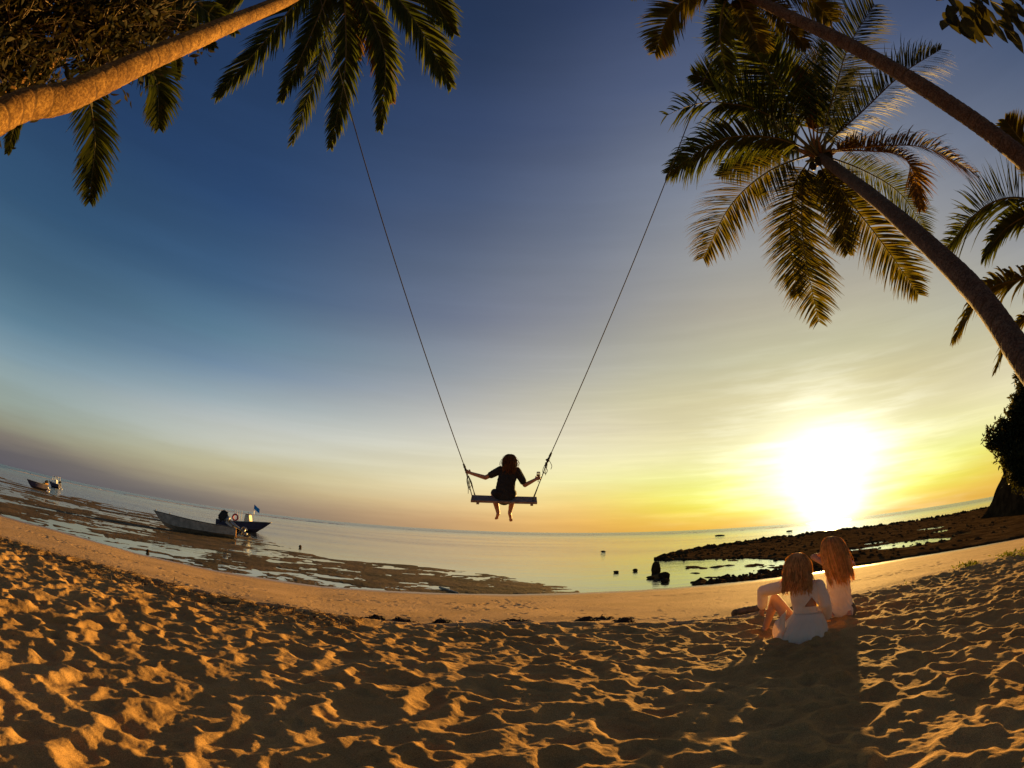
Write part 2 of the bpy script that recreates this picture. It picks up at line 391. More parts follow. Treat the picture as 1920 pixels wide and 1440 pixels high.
MAT = dict(
    sand=sand_mat(), mud=mud_mat(), reef=rock_mat(), rock=rock_mat('boulder_rock', .9), cliff=rock_mat('cliff_rock', .6), water=water_mat(),
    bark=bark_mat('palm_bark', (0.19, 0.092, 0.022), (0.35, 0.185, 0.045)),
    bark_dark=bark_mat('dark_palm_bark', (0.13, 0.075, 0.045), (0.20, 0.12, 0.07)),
    frond=leafy('palm_leaflets', (0.030, 0.042, 0.010), (0.065, 0.075, 0.016), 0.42),
    frond_dry=leafy('dry_palm_leaflets', (0.10, 0.062, 0.020), (0.16, 0.092, 0.026), 0.30),
    frond_yel=leafy('yellowing_palm_leaflets', (0.055, 0.056, 0.010), (0.10, 0.082, 0.015), 0.38),
    rachis=simple('frond_midrib', (0.13, 0.11, 0.04), 0.6), rachis_dry=simple('dry_frond_midrib', (0.25, 0.13, 0.05), 0.7),
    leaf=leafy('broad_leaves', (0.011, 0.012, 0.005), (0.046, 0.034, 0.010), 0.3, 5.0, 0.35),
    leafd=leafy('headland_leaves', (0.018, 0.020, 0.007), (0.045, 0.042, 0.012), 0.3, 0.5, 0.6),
    twig=simple('twig_bark', (0.19, 0.13, 0.07), 0.8), wood=simple('plank_wood', (0.24, 0.17, 0.14), 0.75, 0.35, 14, 0.6),
    rope=simple('rope_fibre', (0.06, 0.055, 0.04), 0.9), skin=simple('skin', (0.50, 0.24, 0.13), 0.5, 0.08, 6),
    tee=simple('dark_cotton', (0.025, 0.024, 0.022), 0.9, 0.2, 20, 0.4, 60), shorts=simple('shorts_cloth', (0.022, 0.018, 0.016), 0.9),
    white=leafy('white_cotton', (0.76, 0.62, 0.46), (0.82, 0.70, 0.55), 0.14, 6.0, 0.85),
    hair_b=leafy('brown_hair', (0.40, 0.24, 0.09), (0.66, 0.44, 0.19), 0.5, 20.0, 0.4),
    hair_d=leafy('dark_brown_hair', (0.13, 0.055, 0.018), (0.28, 0.12, 0.035), 0.30, 20.0, 0.4),
    hull=simple('grey_hull_paint', (0.48, 0.38, 0.28), 0.6, 0.3, 3.0, 0.3, 10), hull_in=simple('hull_lining', (0.22, 0.20, 0.16), 0.7),
    hull2=simple('navy_hull_paint', (0.075, 0.060, 0.095), 0.45, 0.2, 2.0), cream=simple('cream_paint', (0.74, 0.63, 0.42), 0.5, 0.08),
    black=simple('black_plastic', (0.012, 0.012, 0.014), 0.4, 0.2), metal=simple('grey_metal', (0.35, 0.34, 0.33), 0.4, 0.15, 10, 0, 40, 0.5, 0.7),
    whitep=simple('white_paint', (0.75, 0.75, 0.74), 0.45, 0.05), red=simple('red_buoy', (0.62, 0.04, 0.05), 0.5, 0.1), blue=simple('blue_flag_cloth', (0.03, 0.36, 0.85), 0.8),
    orange=simple('sunlit_orange', (0.75, 0.33, 0.03), 0.5, 0.1), litter=leafy('dry_litter', (0.05, 0.028, 0.014), (0.17, 0.09, 0.035), 0.1, 9.0, 0.8),  # orange: low sun on the boat sterns put into the colour
    log=simple('driftwood', (0.16, 0.105, 0.06), 0.85, 0.35, 10, 0.8, 30), foam=simple('sea_foam', (0.62, 0.60, 0.58), 0.8, 0.1), pale=simple('bleached_wood', (0.50, 0.42, 0.30), 0.8),
    vine=leafy('vine_leaves', (0.06, 0.08, 0.014), (0.14, 0.14, 0.025), 0.35, 5.0, 0.5), weed=simple('seaweed', (0.055, 0.030, 0.018), 0.8, 0.4, 12, 0.8, 50),
)
def glass_mat():
    m, t, b = mat_new('clear_glass'); b.inputs['Transmission Weight'].default_value = 1.0; b.inputs['Roughness'].default_value = 0.02; b.inputs['IOR'].default_value = 1.2
    return m
MAT['glass'] = glass_mat()
MAT['wine'] = simple('pale_wine', (0.55, 0.28, 0.06), 0.1)

# ------------------------------------------------------------------ terrain
SEA = -0.77
AZ = np.array([-180, -90, -70, -57, -51, -42, -32.9, -20.9, -8.9, 0.6, 15, 26.9, 36.5, 44.9, 58, 72, 90, 180.])
RSH = np.array([60, 45, 29, 23.6, 22.2, 18.8, 16.8, 15.5, 15.7, 16.1, 17.5, 19.4, 21.4, 23.7, 25.5, 32, 50, 60.])   # water's edge
AZR = np.array([-180, -90, -70, -57, -44.9, -32.8, -20.8, -8.8, 0.7, 15.1, 27, 38.9, 44.9, 58, 72, 90, 180.])
RWR = np.array([30, 20, 13.5, 10.8, 9.4, 8.0, 7.0, 6.9, 7.2, 7.3, 7.7, 9.0, 10.1, 12.6, 16, 22, 30.])               # edge of the trodden dry sand
FAZ = np.array([-180, -70, -58, -52, -45, -39, -33, -26, -20, -11, -3, 4, 8, 12, 180.])
FRO = np.array([110, 105, 96, 78, 74, 64, 48, 37, 28, 27.5, 24, 20.5, 18.6, 5, 5.])                                # outer edge of the mud flat
QAZ = np.array([-180, 14.5, 16.8, 21, 27, 35, 41, 48.6, 54, 62, 90, 180.])
QRO = np.array([5, 5, 37, 50, 62, 84, 84, 90, 99, 110, 120, 120.])                                                   # outer edge of the rock reef
PAZ = np.array([-180, 14.5, 17, 21, 27, 31, 34, 37, 180.])
PRI = np.array([200, 60, 35.5, 34, 32.5, 28, 24, 20, 5.])                                                            # inner edge of the reef
def macro(x, y):
    """ground height without footprints, and what covers it (0 sand, 1 mud flat, 2 reef)"""
    r = np.hypot(x, y); az = np.degrees(np.arctan2(x, y))
    rs = np.interp(az, AZ, RSH); rw = np.interp(az, AZR, RWR)
    rw = rw + (vn(x, y, 1.3, 5) - 0.5) * 0.5
    up = 0.02 - 0.07 * sstep(r, 0.5 * rw, rw) + 0.5 * np.clip((2.0 - y) / 14, 0, 1)
    t = np.clip((r - rw) / (rs - rw), 0, 1.2)
    z = up - t * (up - (SEA + 0.005)) - 0.035 * np.exp(-((r - rw - 0.25) / 0.35) ** 2) + 0.03 * np.exp(-((r - rw + 0.35) / 0.5) ** 2)
    z += (fbm(x, y, 3.5, 3, 21) - 0.5) * 0.10 * np.clip(1 - t, 0, 1)
    cover = np.zeros_like(x)
    beyond = r > rs
    bed = SEA - 0.06 - 0.6 * sstep(r, rs + 1, 140) - 5 * sstep(r, 110, 170)
    # mud flat: patches a few centimetres proud of the water
    fo = np.interp(az, FAZ, FRO)
    edge = fo * (1 + 0.10 * (fbm(x, y, 6, 3, 31) - 0.5) * 2) 
    # stretched along the shore
    tx = (az / 57.3) * 40
    pat = fbm(tx * 1.0, r * 2.6, 5.0, 6, 41, 0.62)
    pat2 = fbm(tx, r * 3.0, 1.3, 4, 45, 0.65)
    deep = sstep(r, fo * 0.80, fo * 1.0)
    bias = 0.468 + 0.06 * deep
    m_in = 0.03 * np.exp(-((r - rs - 0.5) / 0.9) ** 2) * np.where((az < -12), 1, 0)
    exp_ = (pat * 0.62 + pat2 * 0.38 - bias - 0.9 * m_in)
    exposure = 0.15 * np.clip(exp_, -0.3, 0.14)
    exposure = np.where(az > -28, exposure + 0.009 * sstep(az, -28, -20), exposure)
    fm = sstep(edge - r, -0.6, 0.8)
    zf = SEA + exposure
    # reef: rough rocks up to half a metre
    qo = np.interp(az, QAZ, QRO) * (1 + 0.05 * (fbm(x, y, 5, 3, 51) - 0.5) * 2)
    qi = np.interp(az, PAZ, PRI) + (fbm(x, y, 3.0, 3, 52) - 0.5) * 3.0
    qm = sstep(qo - r, 0, 2.5) * sstep(r - qi, 0, 2.0)
    rk = fbm(x, y, 2.2, 5, 61, 0.6)
    ridge = np.abs(vn(x, y, 0.9, 63) - 0.5) * 0.35
    zr = SEA + 0.06 + (0.50 * (rk - 0.36) + ridge * 0.3 + 0.28 * sstep(r, 0.6 * qo, 0.95 * qo)) * (0.35 + 0.65 * sstep(az, 17, 26)) * (0.22 + 0.55 * sstep(r, 0.55 * qo, 0.95 * qo))
    # pools in the reef
    for (pz, pr, wa, wr) in ((41.6, 38.5, 1.2, 1.0), (45.2, 33.5, 4.2, 2.6), (47.6, 52, 1.6, 2.0), (49, 44, 1.0, 1.4), (38.5, 33, .8, 1.0), (51, 36, 1.5, 0.7)):
        q = np.hypot((az - pz) / wa, (r - pr) / wr) + (fbm(x, y, 1.2, 3, 71) - 0.5) * 1.1
        zr = np.where(q < 1.25, SEA + 0.02 - 0.12 * (1.25 - q), zr)
    # scattered inner shoal rocks
    sm = ((az > 20) & (az < 37)) * sstep(r - rs, 0.1, 1.2) * sstep(qi + 3 - r, 0, 2)
    sh = fbm(x, y, 1.4, 4, 81, 0.6); band = 0.5 + 0.5 * np.sin(r * 0.9 + az * 0.12)
    zs = SEA + 0.5 * np.clip(sh - 0.66 + 0.10 * (band - 0.5) + 0.006 * (az - 28), -0.1, 0.25)
    zb = bed.copy()
    zb = np.maximum(zb, np.where(sm > 0.3, zs, -9)); cv = np.where(sm > 0.3, 2, 0)
    zb = np.where(fm > 0.02, zb * (1 - fm) + np.maximum(zb, zf) * fm, zb); cv = np.where(fm > 0.02, 1, cv)
    zb = np.where(qm > 0.02, zb * (1 - qm) + np.maximum(zr, zb) * qm, zb); cv = np.where(qm > 0.02, 2, cv)
    z = np.where(beyond, zb, z)
    cover = np.where(beyond, np.where(cv == 0, 1, cv), 0)
    return z, cover, r, az, rw, rs
# footprints and scuffs, rastered once
GX0, GX1, GY0, GY1, GS = -17.0, 17.0, -2.0, 18.0, 0.015
nxg, nyg = int((GX1 - GX0) / GS), int((GY1 - GY0) / GS)
H = np.zeros((nyg, nxg), dtype=np.float32)
def stamp(cx, cy, a, b, ang, depth, rim=0.45, keep=0.35, push=None):
    m = max(a, b) * 1.7
    i0 = int((cx - m - GX0) / GS); i1 = int((cx + m - GX0) / GS); j0 = int((cy - m - GY0) / GS); j1 = int((cy + m - GY0) / GS)
    if i0 < 0 or j0 < 0 or i1 >= nxg or j1 >= nyg: return
    xs = GX0 + (np.arange(i0, i1) + 0.5) * GS - cx; ys = GY0 + (np.arange(j0, j1) + 0.5) * GS - cy
    X, Y = np.meshgrid(xs, ys); c, s_ = math.cos(ang), math.sin(ang)
    U = X * c + Y * s_; W = -X * s_ + Y * c
    q = np.sqrt((U / a) ** 2 + (W / b) ** 2)
    q = q * (1 + 0.12 * np.sin(3 * np.arctan2(W, U) + cx * 9))
    sub = H[j0:j1, i0:i1]
    inside = np.clip((1.0 - q) / 0.28, 0, 1); inside = inside * inside * (3 - 2 * inside)
    bowl = -depth * (1 - np.clip(q, 0, 1) ** 2 * 0.55) 
    rimv = depth * rim * np.exp(-((q - 1.13) / 0.2) ** 2) * (1 + 0.5 * U / (np.abs(U) + a))
    sub[:] = sub * (1 - inside * (1 - keep)) + bowl * inside + rimv * np.clip(1 - sub / 0.022, 0, 1)
def rwat(x, y):
    return float(np.interp(math.degrees(math.atan2(x, y)), AZR, RWR))
cnt = 0
while cnt < 11000:
    x = rnd.uniform(-15, 15); y = rnd.uniform(-1.5, 13)
    rr = math.hypot(x, y); w = rwat(x, y)
    if rr > w - 0.15: continue
    if rr > 6 and rnd.random() < 0.25: continue
    cnt += 1
    L = 0.08 + 0.20 * rnd.random() ** 1.6
    stamp(x, y, L, L * rnd.uniform(0.45, 0.85), rnd.gauss(0.3, 0.9) + (math.pi if rnd.random() < .5 else 0), rnd.uniform(0.014, 0.044) * (0.6 + 0.4 * (L / 0.16)), rnd.uniform(0.15, 0.4))
def trail(x0, y0, x1, y1, d0=0.018, spread=0.09):
    n = int(math.hypot(x1 - x0, y1 - y0) / 0.36); a = math.atan2(y1 - y0, x1 - x0)
    for i in range(n):
        t = i / max(1, n); s_ = 1 if i % 2 else -1
        stamp(x0 + (x1 - x0) * t - math.sin(a) * s_ * spread + rnd.gauss(0, .03), y0 + (y1 - y0) * t + math.cos(a) * s_ * spread + rnd.gauss(0, .03), 0.13, 0.055, a + rnd.gauss(0, .15), d0 * rnd.uniform(.6, 1.3), 0.35)
for (px0, py0, px1, py1) in ((40, 990, 300, 1068), (300, 1068, 520, 1120), (60, 1000, 420, 1100), (640, 1105, 1010, 1135), (700, 1125, 1020, 1130), (850, 1148, 960, 1110), (1000, 1150, 930, 1115), (900, 1155, 1010, 1120),
                             (1620, 1100, 1900, 1030), (1560, 1105, 1800, 1050), (1200, 1110, 1400, 1105), (1650, 1090, 1880, 1042), (560, 1125, 800, 1128)):
    a = gnd(px0, py0, -0.35); b = gnd(px1, py1, -0.35)
    trail(a.x, a.y, b.x, b.y, 0.032)
# small scuffs on the hard sand
for _ in range(900):
    az_ = R(rnd.uniform(-58, 60)); w = np.interp(math.degrees(az_), AZR, RWR); s_ = np.interp(math.degrees(az_), AZ, RSH); rr = w + (s_ - w) * rnd.uniform(0.02, 0.9) ** 1.5
    stamp(rr * math.sin(az_), rr * math.cos(az_), rnd.uniform(.03, .09), rnd.uniform(.02, .05), rnd.uniform(0, 6), rnd.uniform(.010, .026), 0.6)
# sitting hollows smoothing is left to the noise; slump the sand once
for _ in range(5):
    H[1:-1, 1:-1] = (H[1:-1, 1:-1] * 4 + H[:-2, 1:-1] + H[2:, 1:-1] + H[1:-1, :-2] + H[1:-1, 2:]) / 8
def foot(x, y):
    u = (x - GX0) / GS - 0.5; v = (y - GY0) / GS - 0.5
    ok = (u > 1) & (u < nxg - 2) & (v > 1) & (v < nyg - 2)
    u = np.clip(u, 1, nxg - 3); v = np.clip(v, 1, nyg - 3); i = u.astype(int); j = v.astype(int); fx = u - i; fy = v - j
    h = (H[j, i] * (1 - fx) + H[j, i + 1] * fx) * (1 - fy) + (H[j + 1, i] * (1 - fx) + H[j + 1, i + 1] * fx) * fy
    return np.where(ok, h, 0)
def height(x, y):
    x = np.asarray(x, float); y = np.asarray(y, float)
    z, cv, r, az, rw, rs = macro(x, y)
    dry = sstep(rw - r, -0.2, 0.7)
    z = z + foot(x, y) + dry * ((fbm(x, y, 0.6, 3, 91) - 0.5) * 0.035 + (fbm(x, y, 0.16, 3, 93) - 0.5) * 0.026 + (fbm(x, y, 0.045, 2, 95) - 0.5) * 0.010)
    z = z + (1 - dry) * (r < rs) * (fbm(x, y, 1.2, 3, 97) - 0.5) * 0.012
    return z, cv
def hz(x, y): return float(height(np.array([x]), np.array([y]))[0][0])
def build_ground():
    az = np.concatenate([np.linspace(-180, -68, 60, endpoint=False), np.linspace(-68, 68, 1350, endpoint=False), np.linspace(68, 180, 60, endpoint=False)])
    dep = np.linspace(math.atan(1.25 / 1.6), math.atan(1.9 / 150), 760)
    rr = np.concatenate([[0.0, 0.4, 0.8, 1.2], 1.25 / np.tan(dep[:-1]) * 1.0])
    # distances grow with the ground's own depth below the camera
    rr = np.concatenate([[0.02, 0.4, 0.8, 1.2], np.interp(np.linspace(0, 1, 760), np.linspace(0, 1, 760), 1.45 / np.tan(dep))])
    rr = np.append(rr[rr < 118], [125, 140, 170, 250])
    A, RR = np.meshgrid(np.radians(az), rr)
    X = RR * np.sin(A); Y = RR * np.cos(A)
    Z, cv = height(X, Y)
    n, mth = len(rr), len(az)
    V = np.stack([X.ravel(), Y.ravel(), Z.ravel()], 1)
    i, j = np.meshgrid(np.arange(n - 1), np.arange(mth), indexing='ij'); j2 = (j + 1) % mth
    Q = np.stack([i * mth + j, i * mth + j2, (i + 1) * mth + j2, (i + 1) * mth + j], -1).reshape(-1, 4)[:, ::-1]
    cq = cv.ravel()[Q].max(1)
    zmax = Z.ravel()[Q].max(1)
    for k, (nm, mt, lab, cat) in enumerate((('beach', 'sand', 'golden sand beach churned with footprints above a smooth damp slope', 'beach'),
                                  ('tidal_flat', 'mud', 'brown weedy mud flat with puddles at the edge of the lagoon', 'mud flat'),
                                  ('rock_reef', 'reef', 'long dark rock reef reaching out from the headland', 'reef'))):
        sel = (cq == k) & ((k == 0) | (zmax > SEA - 0.5) )
        q = Q[sel]; used, inv = np.unique(q.ravel(), return_inverse=True)
        o = mk_np(nm, V[used], inv.reshape(-1, 4), MAT[mt])
        if k == 0:
            vx, vy = V[used][:, 0], V[used][:, 1]; _, _, r_, _, rw_, _ = macro(vx, vy)
            at_ = o.data.attributes.new('trodden', 'FLOAT', 'POINT'); at_.data.foreach_set('value', sstep(rw_ - r_, -0.25, 0.5).astype(np.float32))
        tag(o, lab, cat, kind='structure')
build_ground()
# sea
def build_sea():
    rr = [0.0, 12, 30, 80, 200, 600, 2000, 9000]; n = 96; V = [(0, 0, SEA)]; F = []
    for r_ in rr[1:]:
        for k in range(n): V.append((r_ * math.sin(2 * math.pi * k / n), r_ * math.cos(2 * math.pi * k / n), SEA))
    for k in range(n): F.append((0, 1 + (k + 1) % n, 1 + k))
    for i in range(len(rr) - 2):
        for k in range(n): F.append((1 + i * n + k, 1 + i * n + (k + 1) % n, 1 + (i + 1) * n + (k + 1) % n, 1 + (i + 1) * n + k))
    tag(mk('sea', V, F, MAT['water'], smooth=False), 'calm lagoon and open sea reaching the horizon', 'sea', kind='structure')
build_sea()
def build_surf():
    m = MB()
    for _ in range(150):
        a = rnd.choice([rnd.uniform(-60, -22), rnd.uniform(-40, -25), rnd.uniform(-60, 50)]); L = rnd.uniform(4, 26); r0 = rnd.uniform(330, 420); h = rnd.uniform(0.2, 0.6) * (1.0 if a < -15 else .4)
        P = []
        n = 9
        for k in range(n):
            t = k / (n - 1); aa = R(a) + (t - 0.5) * L / r0
            P.append((r0 * math.sin(aa), r0 * math.cos(aa), h * math.sin(math.pi * t) ** 0.6 * (0.75 + 0.25 * math.sin(t * 23 + a))))
        V = []; F = []
        for (x, y, z) in P:
            k = 1.6 / r0
            V += [(x * (1 - k), y * (1 - k), SEA - 0.05), (x, y, SEA + z + 0.02), (x * (1 + k), y * (1 + k), SEA - 0.05)]
        for i in range(n - 1):
            F += [(3 * i, 3 * i + 3, 3 * i + 4, 3 * i + 1), (3 * i + 1, 3 * i + 4, 3 * i + 5, 3 * i + 2)]
        m.add(V, F)
    tag(m.build('surf', MAT['foam']), 'thin white surf breaking on the outer reef near the horizon', 'surf', kind='stuff')
build_surf()

# ------------------------------------------------------------------ palms
def trunk_obj(P, r0, r1, mat, parent, ringstep=0.13, flare=1.0):
    pts = catmull(P, 240); L = [0]
    for a, b in zip(pts, pts[1:]): L.append(L[-1] + (b - a).length)
    tot = L[-1]; n = 26; nr = int(tot / 0.013); V = []; F = []; scar = []
    P2 = []; k = 0
    for i in range(nr + 1):
        s_ = tot * i / nr
        while k < len(L) - 2 and L[k + 1] < s_: k += 1
        f = (s_ - L[k]) / max(1e-6, L[k + 1] - L[k]); P2.append(pts[k].lerp(pts[k + 1], f))
    prev = Vector((0, 0, 1)); ring = 0.0; nxt = ringstep; ph = 0; base = 0
    for i, p in enumerate(P2):
        t = i / nr; tg = (P2[min(i + 1, nr)] - P2[max(i - 1, 0)]).normalized()
        a = (prev - tg * prev.dot(tg)).normalized(); prev = a; b = tg.cross(a)
        s_ = tot * t
        if s_ - base > nxt: base = s_; nxt = ringstep * rnd.uniform(0.7, 1.35); ph = rnd.uniform(0, 6)
        rad = r0 + (r1 - r0) * t ** 0.8
        for k in range(n):
            an = 2 * math.pi * k / n
            off = (s_ - base + 0.014 * math.sin(an * 1.0 + ph) + 0.006 * math.sin(3 * an + ph * 2)) / nxt
            saw = 0.035 * (off % 1.0); sc_ = max(0, 1 - abs((off % 1.0) - 0.10) / 0.17) * (0.7 + 0.4 * math.sin(an * 2 + ph * 3))
            rr_ = rad * (1 + 0.012 * math.sin(5 * an + s_ * 2) + saw * 1.5 - 0.045 * sc_ + 0.02 * math.sin(s_ * 3.1))
            V.append(p + (a * math.cos(an) + b * math.sin(an)) * rr_); scar.append(sc_)
    for i in range(nr):
        for k in range(n): F.append((i * n + k, i * n + (k + 1) % n, (i + 1) * n + (k + 1) % n, (i + 1) * n + k))
    o = mk_np('trunk', [tuple(v) for v in V], F, mat, parent)
    at_ = o.data.attributes.new('scar', 'FLOAT', 'POINT'); at_.data.foreach_set('value', np.array(scar, dtype=np.float32))
    return o
def frond_obj(P, parent, mat, mr, LL=0.75, up=None, droop=0.6, npair=95, start=0.16, wid=0.044, sweep=0.75, bare=None, r0=0.028, open_=1.0, rag=0.12, tipf=0.42):
    """rachis along the points P, leaflets on both sides bending under their weight"""
    pts = catmull(P, 40); m = MB()
    m.tube(pts, [r0 * (1 - 0.85 * (i / 40)) + (0.03 * (1 - i / 5) if i < 5 else 0) for i in range(41)], 6)
    o = m.build('frond', mr, parent)
    cum = [0]
    for a, b in zip(pts, pts[1:]): cum.append(cum[-1] + (b - a).length)
    V = []; F = []; up0 = Vector(up) if up else Vector((0, 0, 1))
    g = Vector((0, 0, -1))
    for i in range(npair):
        t = start + (1 - start) * (i + rnd.uniform(-.3, .3)) / npair
        t = min(0.999, max(start, t)); s_ = t * 40; k = min(int(s_), 39); p = pts[k].lerp(pts[k + 1], s_ - k)
        tg = (pts[min(k + 1, 40)] - pts[max(k - 1, 0)]).normalized()
        side = tg.cross(up0); side = side.normalized() if side.length > 0.05 else Vector((1, 0, 0)); nn = side.cross(tg)
        u = (t - start) / (1 - start)
        ln = LL * (0.45 + 0.55 * math.sin(math.pi * min(1, (u * 0.85 + 0.12))) ** 0.7) * (1 - (1 - tipf) * max(0, (u - 0.72) / 0.28) ** 1.4)
        for sgn in (-1, 1):
            if bare and bare[0] < u < bare[1] and rnd.random() < bare[2]: continue
            if rnd.random() < rag * 0.35: continue
            l = ln * rnd.uniform(1 - rag, 1 + rag * .4)
            fw = sweep * (0.55 + 0.75 * u)
            d = (side * sgn * open_ + tg * fw + nn * rnd.uniform(0.02, 0.30) + Vector((rnd.gauss(0, .07), rnd.gauss(0, .07), rnd.gauss(0, .07)))).normalized()
            q = Vector(p); dr = droop * rnd.uniform(0.6, 1.35); wv = nn.cross(d)
            wv = (tg - d * tg.dot(d)).normalized()
            wv = (wv * 0.75 + nn * 0.5 * sgn).normalized()
            base = len(V); S = 4; w = wid * rnd.uniform(.8, 1.15)
            for j in range(S + 1):
                v = j / S; ww = w * (0.55, 1.0, 0.85, 0.5, 0.06)[j] * 0.5
                V.append(tuple(q - wv * ww)); V.append(tuple(q + wv * ww))
                if j < S:
                    q = q + d * (l / S); d = (d + g * dr * 0.42 * (0.35 + v)).normalized()
            for j in range(S): F.append((base + 2 * j, base + 2 * j + 1, base + 2 * j + 3, base + 2 * j + 2))
    lf = mk_np('leaflets', V, F, mat, o, smooth=False); lf['kind'] = 'stuff'
    return o
def palm(name_label, trunkpts, r0, r1, tmat, group='coconut palms leaning over the beach'):
    base = Vector(trunkpts[0]); root = empty('palm_tree', base); tag(root, name_label, 'palm tree', group)
    pl = [Vector(p) - base for p in trunkpts]
    trunk_obj(pl, r0, r1, tmat, root)
    return root, base
def fr(root, base, px, D, **kw):
    """px: pixels of the rib from crown to tip, D: distances"""
    kw['LL'] = kw.get('LL', .75) * 1.12
    n = len(px); Ds = D if isinstance(D, (list, tuple)) else [D] * n
    if len(Ds) == 2: Ds = [Ds[0] + (Ds[1] - Ds[0]) * i / (n - 1) for i in range(n)]
    P = [at(x, y, d_) - base for (x, y), d_ in zip(px, Ds)]
    tw = kw.pop('twist', 0.0)
    if tw:      # a hanging frond turns its broad face outwards
        mid = at(*px[len(px) // 2], Ds[len(px) // 2]); kw['up'] = (Vector((0, 0, 1 - tw)) + (CAM - mid).normalized() * tw).normalized()
    m = kw.pop('m', 'g'); mt, mr = {'g': ('frond', 'rachis'), 'y': ('frond_yel', 'rachis'), 'd': ('frond_dry', 'rachis_dry')}[m]
    return frond_obj(P, root, MAT[mt], MAT[mr], **kw)
def crown_bits(root, base, c, r_, n=9):
    """leaf-base sheaths and a few green coconuts at the top of the trunk"""
    c = c - base
    for k in range(n):
        a = k * 2.4; m = MB(); d = Vector((math.cos(a), math.sin(a), 0.5 + 0.3 * math.sin(k)))
        m.tube([c + d * 0.02, c + d * (r_ * 1.3), c + d * (r_ * 2.6) + Vector((0, 0, .05))], [r_ * .55, r_ * .38, r_ * .12], 7, squash=0.45)
        m.build('leaf_sheath', MAT['rachis_dry'] if k % 2 else MAT['rachis'], root)
    for k in range(6):
        a = k * 1.1 + .3; m = MB(); p = c + Vector((math.cos(a) * r_ * 1.5, math.sin(a) * r_ * 1.5, -r_ * (1.0 + .5 * (k % 2))))
        m.lathe([(0.0, -.12), (.06, -.10), (.10, -.03), (.105, .03), (.07, .10), (0.0, .13)], 10, p)
        m.build('coconut', MAT['leaf'], root)

# 1. the near palm that crosses the top left corner
def online(px, py, A_, B_):
    """distance along a pixel's ray that comes nearest to the line A-B"""
    d1 = ray(px, py); d2 = (B_ - A_).normalized(); w0 = CAM - A_; b_ = d1.dot(d2)
    return CAM + d1 * ((b_ * d2.dot(w0) - d1.dot(w0)) / (1 - b_ * b_))
def leaning(pa, pb, mids, zt=0.1, bend=(0, 0, 0)):
    A_, B_ = at(*pa), at(*pb); d = (A_ - B_).normalized(); base = A_ + d * ((A_.z - zt) / -d.z) + Vector(bend)
    return [base, base.lerp(A_, .5) + (A_ - base).normalized() * .0 + Vector(bend) * -.15, A_] + [online(x, y, A_, B_) for x, y in mids] + [B_]
P1 = leaning((0, 219, 4.2), (640, -62, 11.0), [(130, 180), (270, 115), (400, 58), (545, -5)])
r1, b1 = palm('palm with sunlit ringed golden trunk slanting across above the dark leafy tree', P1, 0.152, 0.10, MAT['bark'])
crown_bits(r1, b1, P1[-1], 0.2)
for px, D, kw in (
    ([(635, -70), (560, 0), (490, 85), (405, 182)], (11, 9.6), dict(LL=.62, droop=.45)),
    ([(635, -70), (610, 0), (572, 90), (527, 188)], (11, 9.8), dict(LL=.52, droop=.4, m='g')),
    ([(635, -70), (612, 60), (585, 160), (545, 272)], (11, 9.6), dict(LL=.5, droop=.35, sweep=1.0, m='g', rag=.5, wid=.024)),
    ([(640, -70), (648, 40), (645, 150), (620, 275)], (11, 9.2), dict(LL=.60, droop=.35, sweep=1.0)),
    ([(645, -70), (690, 20), (722, 110), (712, 242)], (11, 9.2), dict(LL=.58, droop=.35, sweep=.9, m='g')),
    ([(645, -70), (680, 10), (705, 90), (735, 190)], (11, 10), dict(LL=.5, droop=.6, m='d', rag=.5)),
    ([(650, -75), (720, -30), (785, 50), (845, 162)], (11, 9.8), dict(LL=.80, droop=.35, sweep=.8)),
    ([(650, -75), (740, -70), (800, -20), (850, 62)], (11, 10.5), dict(LL=.7, droop=.4)),
    ([(640, -75), (655, 0), (665, 50), (672, 110)], (11, 10.5), dict(LL=.45, droop=.7, m='d', rag=.6, npair=50)),
    ([(635, -75), (520, -60), (450, -20), (400, 45)], (11, 11), dict(LL=.7)),
    ([(635, -75), (540, -130), (440, -150), (330, -110)], (11, 12), dict(LL=.8)),
    ([(650, -80), (700, -170), (780, -220), (860, -230)], (11, 12.5), dict(LL=.8)),
    ([(645, -80), (620, -190), (600, -260), (600, -330)], (11, 12.5), dict(LL=.8)),
    ): fr(r1, b1, px, D, npair=kw.pop('npair', 125), **{'wid': .046, 'start': .12, 'twist': .6, **kw, 'sweep': kw.get('sweep', .75) + .85, 'LL': kw['LL'] * .98, 'rag': .3, 'droop': kw.get('droop', .5) + .25})

